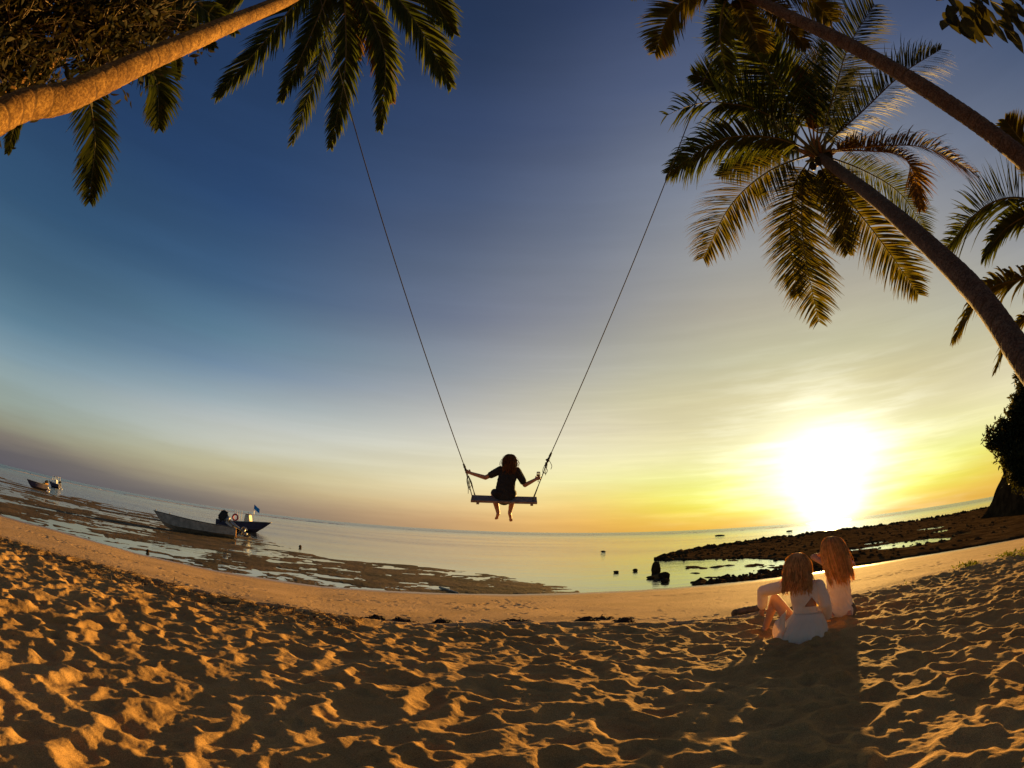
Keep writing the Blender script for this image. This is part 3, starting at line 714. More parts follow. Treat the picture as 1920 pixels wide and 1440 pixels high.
# 2. the palm whose crown fans out in the middle right
P2_ = leaning((1920, 672, 5.2), (1540, 296, 13.7), [(1840, 560), (1750, 468), (1640, 372)])
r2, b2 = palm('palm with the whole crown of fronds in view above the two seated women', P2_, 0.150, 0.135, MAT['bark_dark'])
crown_bits(r2, b2, P2_[-1], 0.2, 14)
cx, cy = 1528, 286
for px, D, kw in (
    ([(cx, cy), (1450, 258), (1350, 262), (1252, 325)], (12, 10.8), dict(LL=.85, droop=1.15, m='g')),
    ([(cx, cy), (1440, 215), (1360, 193), (1300, 196), (1246, 218)], (12, 11.0), dict(LL=.70, droop=1.1, bare=(.42, 1.0, .88))),
    ([(cx, cy), (1450, 215), (1370, 165), (1300, 140)], (12, 12), dict(LL=.72, droop=.2)),
    ([(cx, cy), (1470, 180), (1410, 90), (1375, 10)], (12, 11.4), dict(LL=.95, droop=.35)),
    ([(cx, cy), (1500, 190), (1450, 120), (1400, 60)], (12, 12.8), dict(LL=.85, droop=.4)),
    ([(cx, cy), (1560, 190), (1590, 90), (1640, 8)], (12, 11.8), dict(LL=.95, droop=.35, sweep=.55)),
    ([(cx, cy), (1610, 215), (1690, 140), (1765, 92)], (12, 11.0), dict(LL=.80, droop=.85, m='g')),
    ([(cx, cy), (1620, 276), (1730, 276), (1830, 325)], (12, 10.6), dict(LL=.78, droop=1.2, m='d', rag=.35)),
    ([(cx, cy), (1625, 283), (1700, 300), (1728, 392)], (12, 11), dict(LL=.5, droop=1.0, m='d', rag=.4)),
    ([(cx, cy), (1580, 360), (1650, 450), (1722, 552)], (12, 10.6), dict(twist=.6, LL=.80, droop=.5, m='y')),
    ([(cx, cy), (1620, 320), (1690, 365), (1738, 440)], (12, 11.4), dict(twist=.6, LL=.60, droop=.5, m='g', wid=.022)),
    ([(cx, cy), (1505, 360), (1508, 470), (1535, 604)], (12, 10.4), dict(twist=.6, LL=.85, droop=.45, m='y')),
    ([(cx, cy), (1490, 350), (1482, 450), (1495, 555)], (12, 10.8), dict(twist=.6, LL=.70, droop=.4, m='y')),
    ([(cx, cy), (1440, 322), (1370, 385), (1318, 485)], (12, 10.4), dict(twist=.6, LL=.85, droop=.75, m='y')),
    ([(cx, cy), (1535, 210), (1525, 140), (1545, 80)], (12, 12.6), dict(LL=.50, droop=.2, m='y')),
    ([(cx, cy), (1555, 350), (1575, 410), (1590, 475)], (12, 11.2), dict(twist=.6, LL=.55, droop=.5, m='y')),
    ([(cx, cy), (1520, 200), (1505, 150), (1490, 130)], (12, 12), dict(LL=.2, droop=.2, m='d', wid=.05)),
    ([(cx, cy), (1560, 230), (1570, 160), (1600, 130)], (12, 13), dict(LL=.8, droop=.4)),
    ([(cx, cy), (1470, 280), (1410, 300), (1350, 330)], (12, 12.8), dict(LL=.6, droop=1.1)),
    ): fr(r2, b2, px, (D[0] * 1.15, D[1] * 1.15), npair=kw.pop('npair', 160), **{'wid': .046, 'rag': .28, **kw, 'LL': kw['LL'] * (1.2 if 'twist' in kw else 1.32)})

# 3. the thinner palm behind the swing's right rope, crown at the frame's top
P3_ = leaning((1920, 300, 6.9), (1378, -22, 10.8), [(1760, 182), (1600, 88), (1470, 25)])
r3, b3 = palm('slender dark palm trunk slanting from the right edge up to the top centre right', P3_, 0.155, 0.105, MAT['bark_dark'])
crown_bits(r3, b3, P3_[-1], 0.17)
for px, D, kw in (
    ([(1372, -28), (1310, -20), (1255, 30), (1228, 100)], (10.8, 10), dict(LL=.62, droop=.6, m='y')),
    ([(1372, -28), (1352, 30), (1352, 90), (1368, 160)], (10.8, 10.2), dict(LL=.42, droop=.4)),
    ([(1375, -28), (1395, 20), (1415, 60), (1425, 95)], (10.8, 10.2), dict(LL=.42, droop=.3, m='y')),
    ([(1378, -28), (1460, -25), (1520, 0), (1560, 40)], (10.8, 10.5), dict(LL=.60, droop=.7, m='y')),
    ([(1378, -28), (1440, 5), (1480, 50), (1512, 90)], (10.8, 10.8), dict(LL=.4, droop=.7, m='y')),
    ([(1370, -30), (1290, -70), (1230, -60), (1180, -10)], (10.8, 11), dict(LL=.6)),
    ([(1375, -30), (1380, -110), (1360, -170), (1330, -210)], (10.8, 12), dict(LL=.7)),
    ([(1380, -30), (1450, -100), (1520, -130), (1590, -120)], (10.8, 12), dict(LL=.7)),
    ): fr(r3, b3, px, D, npair=kw.pop('npair', 95), **kw)

# 4. palm behind the leafy tree, top left
P4_ = [Vector((-11.0, 0.5, 0.3)), at(-120, 300, 7.2), at(0, 186, 7.8), at(90, 118, 8.6), at(180, 45, 9.8)]
r4, b4 = palm('palm half hidden behind the leafy tree, its fronds hanging below the golden trunk', P4_, 0.15, 0.11, MAT['bark'])
crown_bits(r4, b4, P4_[-1], 0.17)
for px, D, kw in (
    ([(180, 45), (165, 150), (178, 260), (168, 376)], (9.8, 8.6), dict(LL=.90, droop=.5)),
    ([(185, 45), (230, 90), (290, 145), (298, 238)], (9.8, 9.0), dict(LL=.90, droop=.7)),
    ([(185, 40), (260, 60), (320, 95), (334, 148)], (9.8, 9.8), dict(LL=.35, droop=.6)),
    ([(175, 45), (90, 120), (40, 200), (14, 286)], (9.8, 9), dict(LL=.45, droop=.6)),
    ([(185, 35), (260, -5), (350, 0), (440, 62)], (9.8, 9.4), dict(LL=.75, droop=1.0)),
    ([(180, 30), (280, 30), (340, 40), (400, 88)], (9.8, 9.8), dict(LL=.7, droop=1.0)),
    ([(180, 30), (220, -60), (300, -90), (400, -70)], (9.8, 10.4), dict(LL=.8)),
    ([(175, 30), (100, 0), (40, 20), (-30, 80)], (9.8, 10.4), dict(LL=.8)),
    ): fr(r4, b4, px, D, npair=kw.pop('npair', 120), **{'wid': .042, 'twist': .6, 'sweep': 1.15, **kw, 'LL': kw['LL'] * .68})

# 5. palm beyond the right edge
P5_ = [Vector((11.5, 2.2, 0.2)), at(2160, 900, 8.2), at(2110, 700, 8.4), at(2040, 500, 9.2), at(2010, 440, 9.6)]
r5, b5 = palm('palm mostly outside the right edge with wide pale green fronds reaching in', P5_, 0.16, 0.12, MAT['bark_dark'])
crown_bits(r5, b5, P5_[-1], 0.17)
for px, D, kw in (
    ([(2005, 435), (1930, 375), (1850, 385), (1775, 465)], (9.4, 8.2), dict(LL=1.0, droop=.30, wid=.026, sweep=.55, m='g')),
    ([(2005, 440), (1950, 400), (1890, 425), (1845, 480)], (9.4, 8.6), dict(LL=.6, droop=.6, m='g')),
    ([(2005, 450), (1930, 515), (1850, 545), (1790, 632)], (9.4, 8.4), dict(LL=.72, droop=.85, m='y')),
    ([(2005, 450), (1960, 560), (1900, 620), (1865, 698)], (9.4, 8.6), dict(LL=.45, droop=.7, m='y')),
    ([(2005, 430), (1960, 330), (1920, 270), (1885, 225)], (9.4, 9), dict(LL=.45, droop=.2, m='y')),
    ([(2010, 430), (2050, 330), (2080, 260), (2090, 180)], (9.4, 10), dict(LL=.7)),
    ([(2015, 440), (2100, 420), (2180, 460), (2220, 520)], (9.4, 10), dict(LL=.7)),
    ): fr(r5, b5, px, D, npair=kw.pop('npair', 100), **kw)

# ------------------------------------------------------------------ broadleaf tree, top left
def leaf_shape(L, W, bend=0.2):
    """a pointed leaf, 6 quads, lies along +x, folded on its midrib"""
    st = [(0, .05), (.2, .62), (.45, 1.0), (.7, .78), (.9, .3), (1.0, .02)]
    V = []; F = []
    for (t, w) in st:
        z = -bend * L * t * t
        V += [(t * L, -w * W / 2, z + w * W * .12), (t * L, 0, z), (t * L, w * W / 2, z + w * W * .12)]
    for i in range(len(st) - 1):
        F += [(3 * i, 3 * i + 1, 3 * i + 4, 3 * i + 3), (3 * i + 1, 3 * i + 2, 3 * i + 5, 3 * i + 4)]
    return V, F
LV, LF = leaf_shape(1, .38)
LVn = np.array(LV)
def rand_rot(tilt=None):
    q = Quaternion((rnd.gauss(0, 1), rnd.gauss(0, 1), rnd.gauss(0, 1), rnd.gauss(0, 1))); q.normalize()
    return np.array(q.to_matrix())
def leaf_cloud(pts, size, name, mat, parent, shape=None, var=.35):
    lv, lf = (LVn, np.array(LF)) if shape is None else shape
    V = np.zeros((len(pts) * len(lv), 3)); F = np.zeros((len(pts) * len(lf), 4), dtype=int)
    for i, p in enumerate(pts):
        V[i * len(lv):(i + 1) * len(lv)] = (lv * size * rnd.uniform(1 - var, 1 + var)) @ rand_rot().T + np.array(p)
        F[i * len(lf):(i + 1) * len(lf)] = lf + i * len(lv)
    o = mk_np(name, V, F, mat, parent, smooth=False); o['kind'] = 'stuff'
    return o
def broad_tree(label, base, top, blobs, nleaf, lsize, lmat, tmat, tr=0.12, group=None, ntw=60, twl=.5, shape=None, shell=.55):
    """trunk, limbs to each foliage mass (centre, radii), twigs, leaves thick through the mass"""
    base = Vector(base); root = empty('broadleaf_tree', base); tag(root, label, 'tree', group)
    m = MB(); tp = Vector(top) - base
    m.tube(catmull([Vector((0, 0, -.2)), tp * .35 + Vector((.1, .05, 0)), tp * .7 - Vector((.1, 0, 0)), tp], 14), [tr * (1 - .55 * i / 14) for i in range(15)], 9)
    m.build('trunk', tmat, root)
    tot = sum(b[1][0] * b[1][1] * b[1][2] for b in blobs); pts = []; tw = MB()
    for (c, rad) in blobs:
        c = Vector(c) - base; mm = MB(); mid = tp.lerp(c, .5) + Vector((rnd.gauss(0, .12), rnd.gauss(0, .12), .1)) * (c - tp).length * .5
        mm.tube(catmull([tp * .92, mid, c], 10), [tr * .42 * (1 - .7 * i / 10) for i in range(11)], 7); mm.build('limb', tmat, root)
        for _ in range(max(3, int(ntw * rad[0] * rad[1] * rad[2] / tot))):
            d = Vector((rnd.gauss(0, 1), rnd.gauss(0, 1), rnd.gauss(0, 1))).normalized()
            e = c + Vector((d.x * rad[0], d.y * rad[1], d.z * rad[2])) * rnd.uniform(.6, 1.05); a = c + (e - c) * rnd.uniform(0, .4)
            tw.tube(catmull([a, (a + e) / 2 + Vector((rnd.gauss(0, .08), rnd.gauss(0, .08), rnd.gauss(0, .08))) * (e - a).length, e], 5), [tr * .09 * (1 - .12 * i) for i in range(6)], 4, False)
        n = int(nleaf * rad[0] * rad[1] * rad[2] / tot); cl = []
        for _ in range(max(4, n // 26)):
            d = Vector((rnd.gauss(0, 1), rnd.gauss(0, 1), rnd.gauss(0, 1))).normalized() * rnd.uniform(shell, 1.0); cl.append(Vector((d.x * rad[0], d.y * rad[1], d.z * rad[2])) + c)
        s_ = min(rad) * .27
        for _ in range(n):
            q = rnd.choice(cl); pts.append(tuple(v_ + max(-1.5, min(1.5, rnd.gauss(0, 1))) * s_ for v_ in q))
    t_ = tw.build('twigs', tmat, root); t_['kind'] = 'stuff'
    leaf_cloud(pts, lsize, 'leaves', lmat, root, shape)
    return root
A = at
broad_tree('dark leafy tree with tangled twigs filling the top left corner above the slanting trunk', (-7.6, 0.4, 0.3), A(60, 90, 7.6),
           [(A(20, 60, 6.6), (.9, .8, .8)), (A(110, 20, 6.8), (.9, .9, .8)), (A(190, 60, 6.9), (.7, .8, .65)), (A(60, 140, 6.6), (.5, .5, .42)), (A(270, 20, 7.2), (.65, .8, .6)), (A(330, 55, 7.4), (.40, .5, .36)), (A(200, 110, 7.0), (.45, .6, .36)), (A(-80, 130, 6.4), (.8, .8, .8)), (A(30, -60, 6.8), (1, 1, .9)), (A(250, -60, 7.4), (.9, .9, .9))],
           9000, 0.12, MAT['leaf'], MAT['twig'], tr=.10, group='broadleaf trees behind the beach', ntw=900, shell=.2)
# large-leaved branch, top right
def big_leaf_tree():
    base = Vector((7.6, -1.0, 0.3)); root = empty('broadleaf_tree', base)
    tag(root, 'tree of large drooping oval leaves poking into the top right corner', 'tree', 'broadleaf trees behind the beach')
    m = MB(); p0 = at(2050, -60, 6.2) - base; p1 = at(1850, -12, 5.2) - base; p2 = at(1775, -5, 5.0) - base
    m.tube(catmull([Vector((0, 0, -.2)), p0 * .5 + Vector((.3, -.3, 0)), p0], 10), [.13 - .006 * i for i in range(11)], 9); m.build('trunk', MAT['twig'], root)
    m = MB(); m.tube(catmull([p0, (p0 + p1) / 2 + Vector((0, 0, .1)), p1, p2], 12), [.05 - .0033 * i for i in range(13)], 7); m.build('limb', MAT['twig'], root)
    lv, lf = leaf_shape(1, .46, .15)
    spots = [(1768, 15, 110), (1780, 28, 200), (1790, 30, 75), (1800, 40, 95), (1812, 20, 60), (1825, 45, 80), (1840, 25, 110), (1852, 35, 70), (1785, 2, 150), (1815, -5, 100), (1872, 10, 85), (1890, 20, 60), (1905, 30, 100), (1920, 15, 80), (1915, 45, 90), (1860, -10, 45), (1900, -10, 130), (1880, 35, 95), (1835, 5, 30), (1800, 12, 60), (1775, -8, 170), (1930, 35, 60)]
    for (x, y, a) in spots + [(x + rnd.uniform(-10, 14), y - rnd.uniform(4, 22), a + rnd.uniform(-40, 40)) for (x, y, a) in spots] + [(x + rnd.uniform(0, 30), y - rnd.uniform(-8, 30), a + rnd.uniform(-60, 60)) for (x, y, a) in spots]:
        p = at(x + rnd.uniform(-6, 6), y + 8, 5.0 + rnd.uniform(-.25, .25)) - base
        d = Vector((math.cos(R(a)) * .9, rnd.uniform(-.5, .5), -abs(math.sin(R(a))) - .35)).normalized(); L = rnd.uniform(.20, .30)
        q = d.to_track_quat('X', 'Z').to_matrix() @ Matrix.Rotation(rnd.uniform(-1.2, 1.2), 3, 'X')
        mk('leaf', [tuple(q @ (Vector(v) * L) + p) for v in lv], lf, MAT['leafd'], root)
big_leaf_tree()

# ------------------------------------------------------------------ headland with trees, right edge
def build_headland():
    n, k = 70, 60; V = []; F = []
    a0, a1 = 51.4, 92.0
    for i in range(n + 1):
        az = a0
        for j in range(k + 1):
            t = j / k; az = a0 + 4.8 * min(1, t / .35) ** .8 * (1 - i / n) + (a1 - a0) * (i / n) ** 1.3
            hmax = 9.0 * float(sstep(np.array(az), 52.0, 57.5)) + 8 * float(sstep(np.array(az), 57, 70))
            front = 48 + 5 * math.exp(-((az - 54) / 3) ** 2) - 8 * float(sstep(np.array(az), 60, 90))
            # foot, steep face with an undercut, rounded top going back
            if t < .55: u = t / .55; r_ = front + (5.5 * (u ** .5)) - 2.0 * math.sin(math.pi * u) * .3; z = SEA - .3 + hmax * (u ** 1.35)
            else: u = (t - .55) / .45; r_ = front + 5.5 + 45 * u; z = SEA - .3 + hmax * (1 + .5 * u * (1 - u) - .8 * u ** 3)
            x = r_ * math.sin(R(az)); y = r_ * math.cos(R(az))
            nz_ = float(fbm(np.array([x * 1.0 + z * .7]), np.array([y + z]), 4.0, 4, 301)[0]) - .5
            s_ = 2.2 * nz_; V.append((x + s_ * .8, y + s_, z + nz_ * 1.2 * (1 if t > .02 else 0)))
    for i in range(n):
        for j in range(k): F.append((i * (k + 1) + j, i * (k + 1) + j + 1, (i + 1) * (k + 1) + j + 1, (i + 1) * (k + 1) + j))
    tag(mk('headland', V, F, MAT['cliff']), 'dark rocky headland rising at the right edge behind the reef', 'headland', kind='structure')
build_headland()
def hl(label, blobs, D, nleaf, gnd_px, ls=.42):
    bl = [(at(x, y, D), (r_ / FPX * D, r_ / FPX * D * 1.1, ry / FPX * D)) for (x, y, r_, ry) in blobs]
    b = at(gnd_px[0], gnd_px[1], D + 2); t0 = at(blobs[0][0], blobs[0][1] + 10, D + .5)
    broad_tree(label, b, t0, bl, nleaf, ls, MAT['leafd'], MAT['twig'], tr=.3, group='trees on the headland', ntw=90, shell=.3)
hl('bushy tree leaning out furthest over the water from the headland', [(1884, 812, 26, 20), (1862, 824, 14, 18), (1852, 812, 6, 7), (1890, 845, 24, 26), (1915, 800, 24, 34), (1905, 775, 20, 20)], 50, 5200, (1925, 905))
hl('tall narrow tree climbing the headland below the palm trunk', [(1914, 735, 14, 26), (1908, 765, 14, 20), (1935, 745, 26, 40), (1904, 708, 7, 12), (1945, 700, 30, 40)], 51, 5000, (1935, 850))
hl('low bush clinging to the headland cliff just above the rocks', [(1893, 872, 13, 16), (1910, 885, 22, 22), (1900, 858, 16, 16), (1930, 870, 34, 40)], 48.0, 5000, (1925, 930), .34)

# ------------------------------------------------------------------ rocks
def rock(label, px, py, z, w, h, seed, tall=1.0, group='boulders standing in the shallows'):
    p = gnd(px, py, z); D = (p - CAM).length; a = w / FPX * D / 2; c = h / FPX * D
    bm = bmesh.new(); bmesh.ops.create_icosphere(bm, subdivisions=4, radius=1)
    V = np.array([v.co[:] for v in bm.verts]); off = (fbm(V[:, 0] + seed * 3.1 + V[:, 2], V[:, 1] + V[:, 2] * .7, 0.7, 4, seed) - .5) * .55
    zz = V[:, 2]; V = V * (1 + off)[:, None]
    V[:, 0] *= a * (1 - .30 * (zz * tall)); V[:, 1] *= a * .85 * (1 - .25 * zz * tall); V[:, 2] = (V[:, 2] * .58 + .42) * c
    for v, q in zip(bm.verts, V): v.co = q
    me = bpy.data.meshes.new('rock'); bm.to_mesh(me); bm.free(); me.materials.append(MAT['rock'])
    me.polygons.foreach_set('use_smooth', [True] * len(me.polygons))
    o = bpy.data.objects.new('rock', me); COL.objects.link(o); o.location = p; o.rotation_euler = (0, 0, seed)
    tag(o, label, 'rock', group)
rock('tall egg-shaped boulder, biggest of those standing in the shallows', 1230, 1075, SEA, 18, 22, 3, .5)
rock('wedge-shaped boulder just right of and nearer than the tall egg-shaped one', 1245, 1084, SEA, 23, 11, 5, .3)
rock('flat boulder nearest the beach in the boulder cluster', 1247, 1092, SEA, 17, 7, 8, .2)
rock('flat boulder left of the wedge-shaped one, nearer than the tall egg', 1220, 1085, SEA, 15, 5, 9, .2)
rock('small lone boulder a little left of the tall egg-shaped one', 1191, 1071, SEA, 10, 5, 12, .2)
rock('leftmost low boulder of the shallows cluster, thin and flat', 1155, 1074, SEA, 12, 4, 14, .2)
rock('distant flat rock far out in the lagoon beyond the boulder cluster', 1131, 1035, SEA, 9, 2.6, 16, .2)
rock('knobbly dark rock alone in the lagoon right of the boats', 563, 1027, SEA, 6, 5, 17, .4)
rock('small dark rock on the sand edge below the grey skiff', 277, 1036, SEA, 8, 6, 18, .3)
rock('round stone on the pool edge left of the front woman', 1358, 1087, SEA, 10, 8, 19, .2, 'stones along the pool edge')
rock('small stone between the pool edge and the two women, right of the round stone', 1377, 1090, SEA, 6, 6, 20, .2, 'stones along the pool edge')
rock('small stone left of the round stone on the pool edge', 1334, 1089, SEA, 5, 6, 21, .2, 'stones along the pool edge')
rock('far dark rock islet beyond the reef tip, near the horizon', 1350, 1005, SEA, 18, 2.5, 22, .1, 'rocks off the reef')
rock('longer dark rock islet off the reef, nearest the sun glare', 1480, 997, SEA, 14, 2.5, 23, .1, 'rocks off the reef')
def rubble():
    pts = []; V = []; F = []
    ico = bmesh.new(); bmesh.ops.create_icosphere(ico, subdivisions=1, radius=1); iv = np.array([v.co[:] for v in ico.verts]); fi = np.array([[v.index for v in f.verts] for f in ico.faces]); ico.free()
    k = 0
    def put(x, y, z, s_):
        nonlocal k
        v = iv * (1 + .25 * rng.standard_normal((len(iv), 1))) * np.array([s_ * rnd.uniform(.8, 1.5), s_ * rnd.uniform(.8, 1.4), s_ * rnd.uniform(.5, .9)])
        V.append(v + np.array([x, y, z])); F.append(fi + k * len(iv)); k += 1
    for _ in range(900):           # pebbly fringe where the reef pools meet the sand
        az = rnd.uniform(21, 38); rs = np.interp(az, AZ, RSH); rr = rs + abs(rnd.gauss(0, .5 + (az - 21) * .12)) + .05
        put(rr * math.sin(R(az)), rr * math.cos(R(az)), SEA + .01, rnd.uniform(.02, .10) * (1 if rnd.random() < .8 else 1.8))
    for _ in range(1700):          # loose blocks along the reef
        az = rnd.uniform(17, 56); ro = np.interp(az, QAZ, QRO); ri = max(np.interp(az, PAZ, PRI), np.interp(az, AZ, RSH) + .5); rr = rnd.choice([ro * rnd.uniform(.93, 1.02), rnd.uniform(ri, ro)])
        x, y = rr * math.sin(R(az)), rr * math.cos(R(az)); z = hz(x, y)
        if z < SEA - .15 and rr < ro * .9: continue
        put(x, y, max(z, SEA - .02), rnd.uniform(.05, .16) * (1 + 1.2 * float(rr > ro * .85)))
    tag(mk_np('rubble', np.concatenate(V), np.concatenate(F), MAT['rock'], smooth=False), 'loose dark reef stones strewn over the reef and pool edge', 'stones', kind='stuff')
rubble()

# ------------------------------------------------------------------ boats
def hull(root, L, B, hb, hs, mat, mat_in, rake=.45, flat=True):
    """open boat along +x (bow at +x), keel at z 0; outer skin, inner skin, gunwale"""
    n = 22; secs = []
    for i in range(n + 1):
        t = i / n; x = L * (t - .5); w = B / 2 * (1 - max(0, (t - .35) / .65) ** 2.3) * (0.86 + .14 * min(1, t / .3)); w = max(w, .012)
        top = hs + (hb - hs) * t ** 2.2; kz = .0 + .22 * hb * max(0, (t - .7) / .3) ** 2
        bx = x + rake * max(0, (t - .8) / .2) ** 1.5
        ch = kz + (top - kz) * .32
        xk = x - (rake * .6) * max(0, (t - .8) / .2) ** 1.5
        secs.append([(bx, -w, top), (x, -w * .86, ch), (xk, 0, kz), (x, w * .86, ch), (bx, w, top)])
    def skin(off, zoff):
        V = []; F = []
        for sct in secs:
            for (x, y, z) in sct:
                s_ = 1 if y > 0 else -1 if y < 0 else 0
                V.append((x, y - s_ * min(off, abs(y) * .6), z + (zoff if s_ == 0 or z < sct[0][2] - .01 else 0)))
        for i in range(n):
            for k in range(4): F.append((i * 5 + k, i * 5 + k + 1, (i + 1) * 5 + k + 1, (i + 1) * 5 + k))
        F.append((0, 1, 2, 3, 4)); return V, F
    V, F = skin(0, 0); mk('hull', V, F, mat, root, smooth=False)
    V, F = skin(.03, .06); mk('lining', V, F, mat_in, root, smooth=False)
    for sgn in (0, 4):
        m = MB(); m.tube([Vector(s_[sgn]) for s_ in secs], .032, 6); m.build('gunwale', mat_in, root)
    for t in (.22, .45, .68):
        i = int(t * n); s_ = secs[i]; m = MB(); m.box((s_[0][0], 0, s_[0][2] - .18), (.24, abs(s_[0][1]) * 1.85, .04)); m.build('thwart', mat_in, root, False)
    m = MB(); s_ = secs[0]; m.box((s_[0][0] - .02, 0, s_[0][2] * .62), (.05, B * .80, s_[0][2] * .76)); m.build('transom', mat, root, False)
    for i in (4, 8, 12, 16):
        for sgn in (1, 3):
            m = MB(); a = Vector(secs[i][sgn]); b = Vector(secs[i][0 if sgn == 1 else 4]); q = Vector((0, -.045 if a.y > 0 else .045, .03)); m.tube([a + q, b + q], .022, 4); m.build('rib', mat_in, root)
    return secs
def outboard(root, p, tilt, sc_=1.0):
    o = empty('outboard_motor', p); o.parent = root; o.rotation_euler = (0, tilt, 0); o.scale = (sc_,) * 3
    bm = bmesh.new(); bmesh.ops.create_cube(bm, size=1); bmesh.ops.bevel(bm, geom=bm.edges[:], offset=.16, segments=3, affect='EDGES')
    for v in bm.verts: v.co = Vector((v.co.x * .62 * (1 - .12 * v.co.z), v.co.y * .36, v.co.z * .44 + .52))
    me = bpy.data.meshes.new('cowling'); bm.to_mesh(me); bm.free(); me.materials.append(MAT['black']); c = bpy.data.objects.new('cowling', me); COL.objects.link(c); c.parent = o
    m = MB(); m.box((0, 0, .20), (.34, .26, .22)); m.tube([(0, 0, .15), (0, 0, -.45), (-.02, 0, -.95)], [.10, .075, .06], 8, squash=.5); m.box((0, 0, -.74), (.36, .24, .025)); m.box((.02, 0, -1.08), (.22, .02, .24)); m.tube([(-.2, 0, -.93), (.0, 0, -.93), (.22, 0, -.93)], [.05, .075, .02], 10); m.build('leg', MAT['metal'], o)
    m = MB()
    for k in range(3):
        a = k * 2.094; m.box((-.24, math.sin(a) * .10, -.93 + math.cos(a) * .10), (.03, .10, .16), Matrix.Rotation(-a, 3, 'X') @ Matrix.Rotation(.5, 3, 'Z'))
    m.build('propeller', MAT['metal'], o, False)
    m = MB(); m.tube([(.25, 0, .42), (.55, .02, .50), (.95, .04, .48)], [.03, .025, .032], 8); m.build('tiller', MAT['black'], o)
    m = MB(); m.box((.17, 0, -.02), (.12, .3, .42)); m.build('clamp', MAT['metal'], o, False)
    return o
def boat_root(name, label, cat, stern, bow, zoff, roll=0.0, group=None):
    """local +x points to the bow"""
    mid = (stern + bow) / 2; d = bow - stern; root = empty(name, (mid.x, mid.y, zoff)); root.rotation_euler = (roll, 0, math.atan2(d.y, d.x)); tag(root, label, cat, group)
    return root, math.hypot(d.x, d.y)
b, L = boat_root('skiff', 'long grey open skiff with a black outboard tilted up, lying on the mud', 'boat', gnd(440, 1010, SEA), gnd(440, 1010, SEA).lerp(gnd(289, 987.6, SEA), .93), SEA - .03, R(3), 'boats in the lagoon')
hull(b, L, 1.55, 1.12, .80, MAT['hull'], MAT['hull_in'], .55)
outboard(b, (-L / 2 + .40, 0, 1.18), R(58), 1.25)
for y_ in (.30, -.62):
    m = MB(); m.tube([(-L / 2 - .08, y_, .1), (-L / 2 - .05, y_, .80)], .035, 5); m.build('sunlit_transom_strut', MAT['orange'], b)  # golden sunlight along the skiff's stern, coloured into the struts
for (x_, y_, z_) in ((L / 2 + .4, 0, 1.1), (L / 2 - .6, -.2, 1.0)):
    m = MB(); m.tube([(x_, y_, z_), (x_ - .02, y_, z_ + .16)], .03, 6); m.build('bow_post', MAT['hull_in'], b)
b, L = boat_root('motor_boat', 'navy motor boat with cream console and small blue flag behind the grey skiff', 'boat', gnd(408, 988, SEA), gnd(496, 1001, SEA), SEA - .1, 0, 'boats in the lagoon')
L = L * .93
hull(b, L, 1.9, 1.30, .92, MAT['hull2'], MAT['cream'], .9)
m = MB(); m.add([(-.35, -.42, .3), (.55, -.42, .3), (.55, .42, .3), (-.35, .42, .3), (-.2, -.3, 1.75), (.25, -.3, 1.75), (.25, .3, 1.75), (-.2, .3, 1.75)], [(0, 1, 2, 3), (4, 7, 6, 5), (0, 4, 5, 1), (1, 5, 6, 2), (2, 6, 7, 3), (3, 7, 4, 0)]); m.V = [(x + .75, y, z) for x, y, z in m.V]; c = m.build('console', MAT['cream'], b, False)
m = MB(); m.tube([(.2, -.28, 1.75), (.14, -.28, 2.05)], .02, 5); m.tube([(.2, .28, 1.75), (.14, .28, 2.05)], .02, 5); m.box((.0, 0, 1.8), (.4, .5, .08)); m.V = [(x + .75, y, z) for x, y, z in m.V]; m.build('windscreen_frame', MAT['twig'], c)
for y_ in (-.5, .5):
    m = MB(); m.tube([(-.55, y_, .8), (-.55, y_, 2.1), (-.25, y_, 2.1), (-.25, y_, .8)], .028, 6); m.build('rail', MAT['whitep'], b)
m = MB()
for k in range(24):
    pass
rg = [Vector((-.4, -.62, 1.35)) + Vector((math.cos(a) * .30, 0, math.sin(a) * .30)) for a in [2 * math.pi * k / 24 for k in range(25)]]
m.tube(rg, .085, 8, False); m.build('lifebuoy', MAT['red'], b)
m = MB(); m.tube([(1.35, 0, .9), (1.38, 0, 2.9)], .022, 6); fp = m.build('flag_pole', MAT['metal'], b)
V = []; F = []
for i in range(9):
    for j in range(5): V.append((1.38 + i * .075, .05 * math.sin(i * .9), 2.85 - j * .11 - i * .045))
for i in range(8):
    for j in range(4): F.append((i * 5 + j, i * 5 + j + 1, (i + 1) * 5 + j + 1, (i + 1) * 5 + j))
mk('flag', V, F, MAT['blue'], fp)
b, L = boat_root('dinghy', 'small dark dinghy with a sunlit yellow stern aground at the far left', 'boat', gnd(84, 920, SEA), gnd(56, 914, SEA), SEA, 0, 'boats in the lagoon')
L = 2.7
hull(b, L, 1.4, .95, .8, MAT['hull2'], MAT['hull_in'], .4)
m = MB(); m.box((-L / 2 - .03, 0, .40), (.05, 1.05, .62)); m.box((-L / 2 + .15, 0, .92), (.5, 1.0, .14)); m.build('sunlit_stern_board', MAT['orange'], b, False)  # the sunlit patch of the dinghy's stern is painted on as orange
outboard(b, (-L / 2 - .1, 0, .8), R(25), .8)
b, L = boat_root('motor_boat', 'whitish railed motor boat furthest away on the left, seen end on', 'boat', gnd(109, 915.5, SEA), gnd(96, 912.5, SEA), SEA - .1, 0, 'boats in the lagoon')
L = 2.4
hull(b, L, 1.7, 1.2, .9, MAT['hull2'], MAT['whitep'], .4)
for (x_, y_) in ((-.9, -.6), (-.9, .6), (.5, -.6), (.5, .6), (-.2, 0)):
    m = MB(); m.tube([(x_, y_, .8), (x_ * .9, y_ * .9, 2.3)], .05, 6); m.build('rail_post', MAT['whitep'], b)
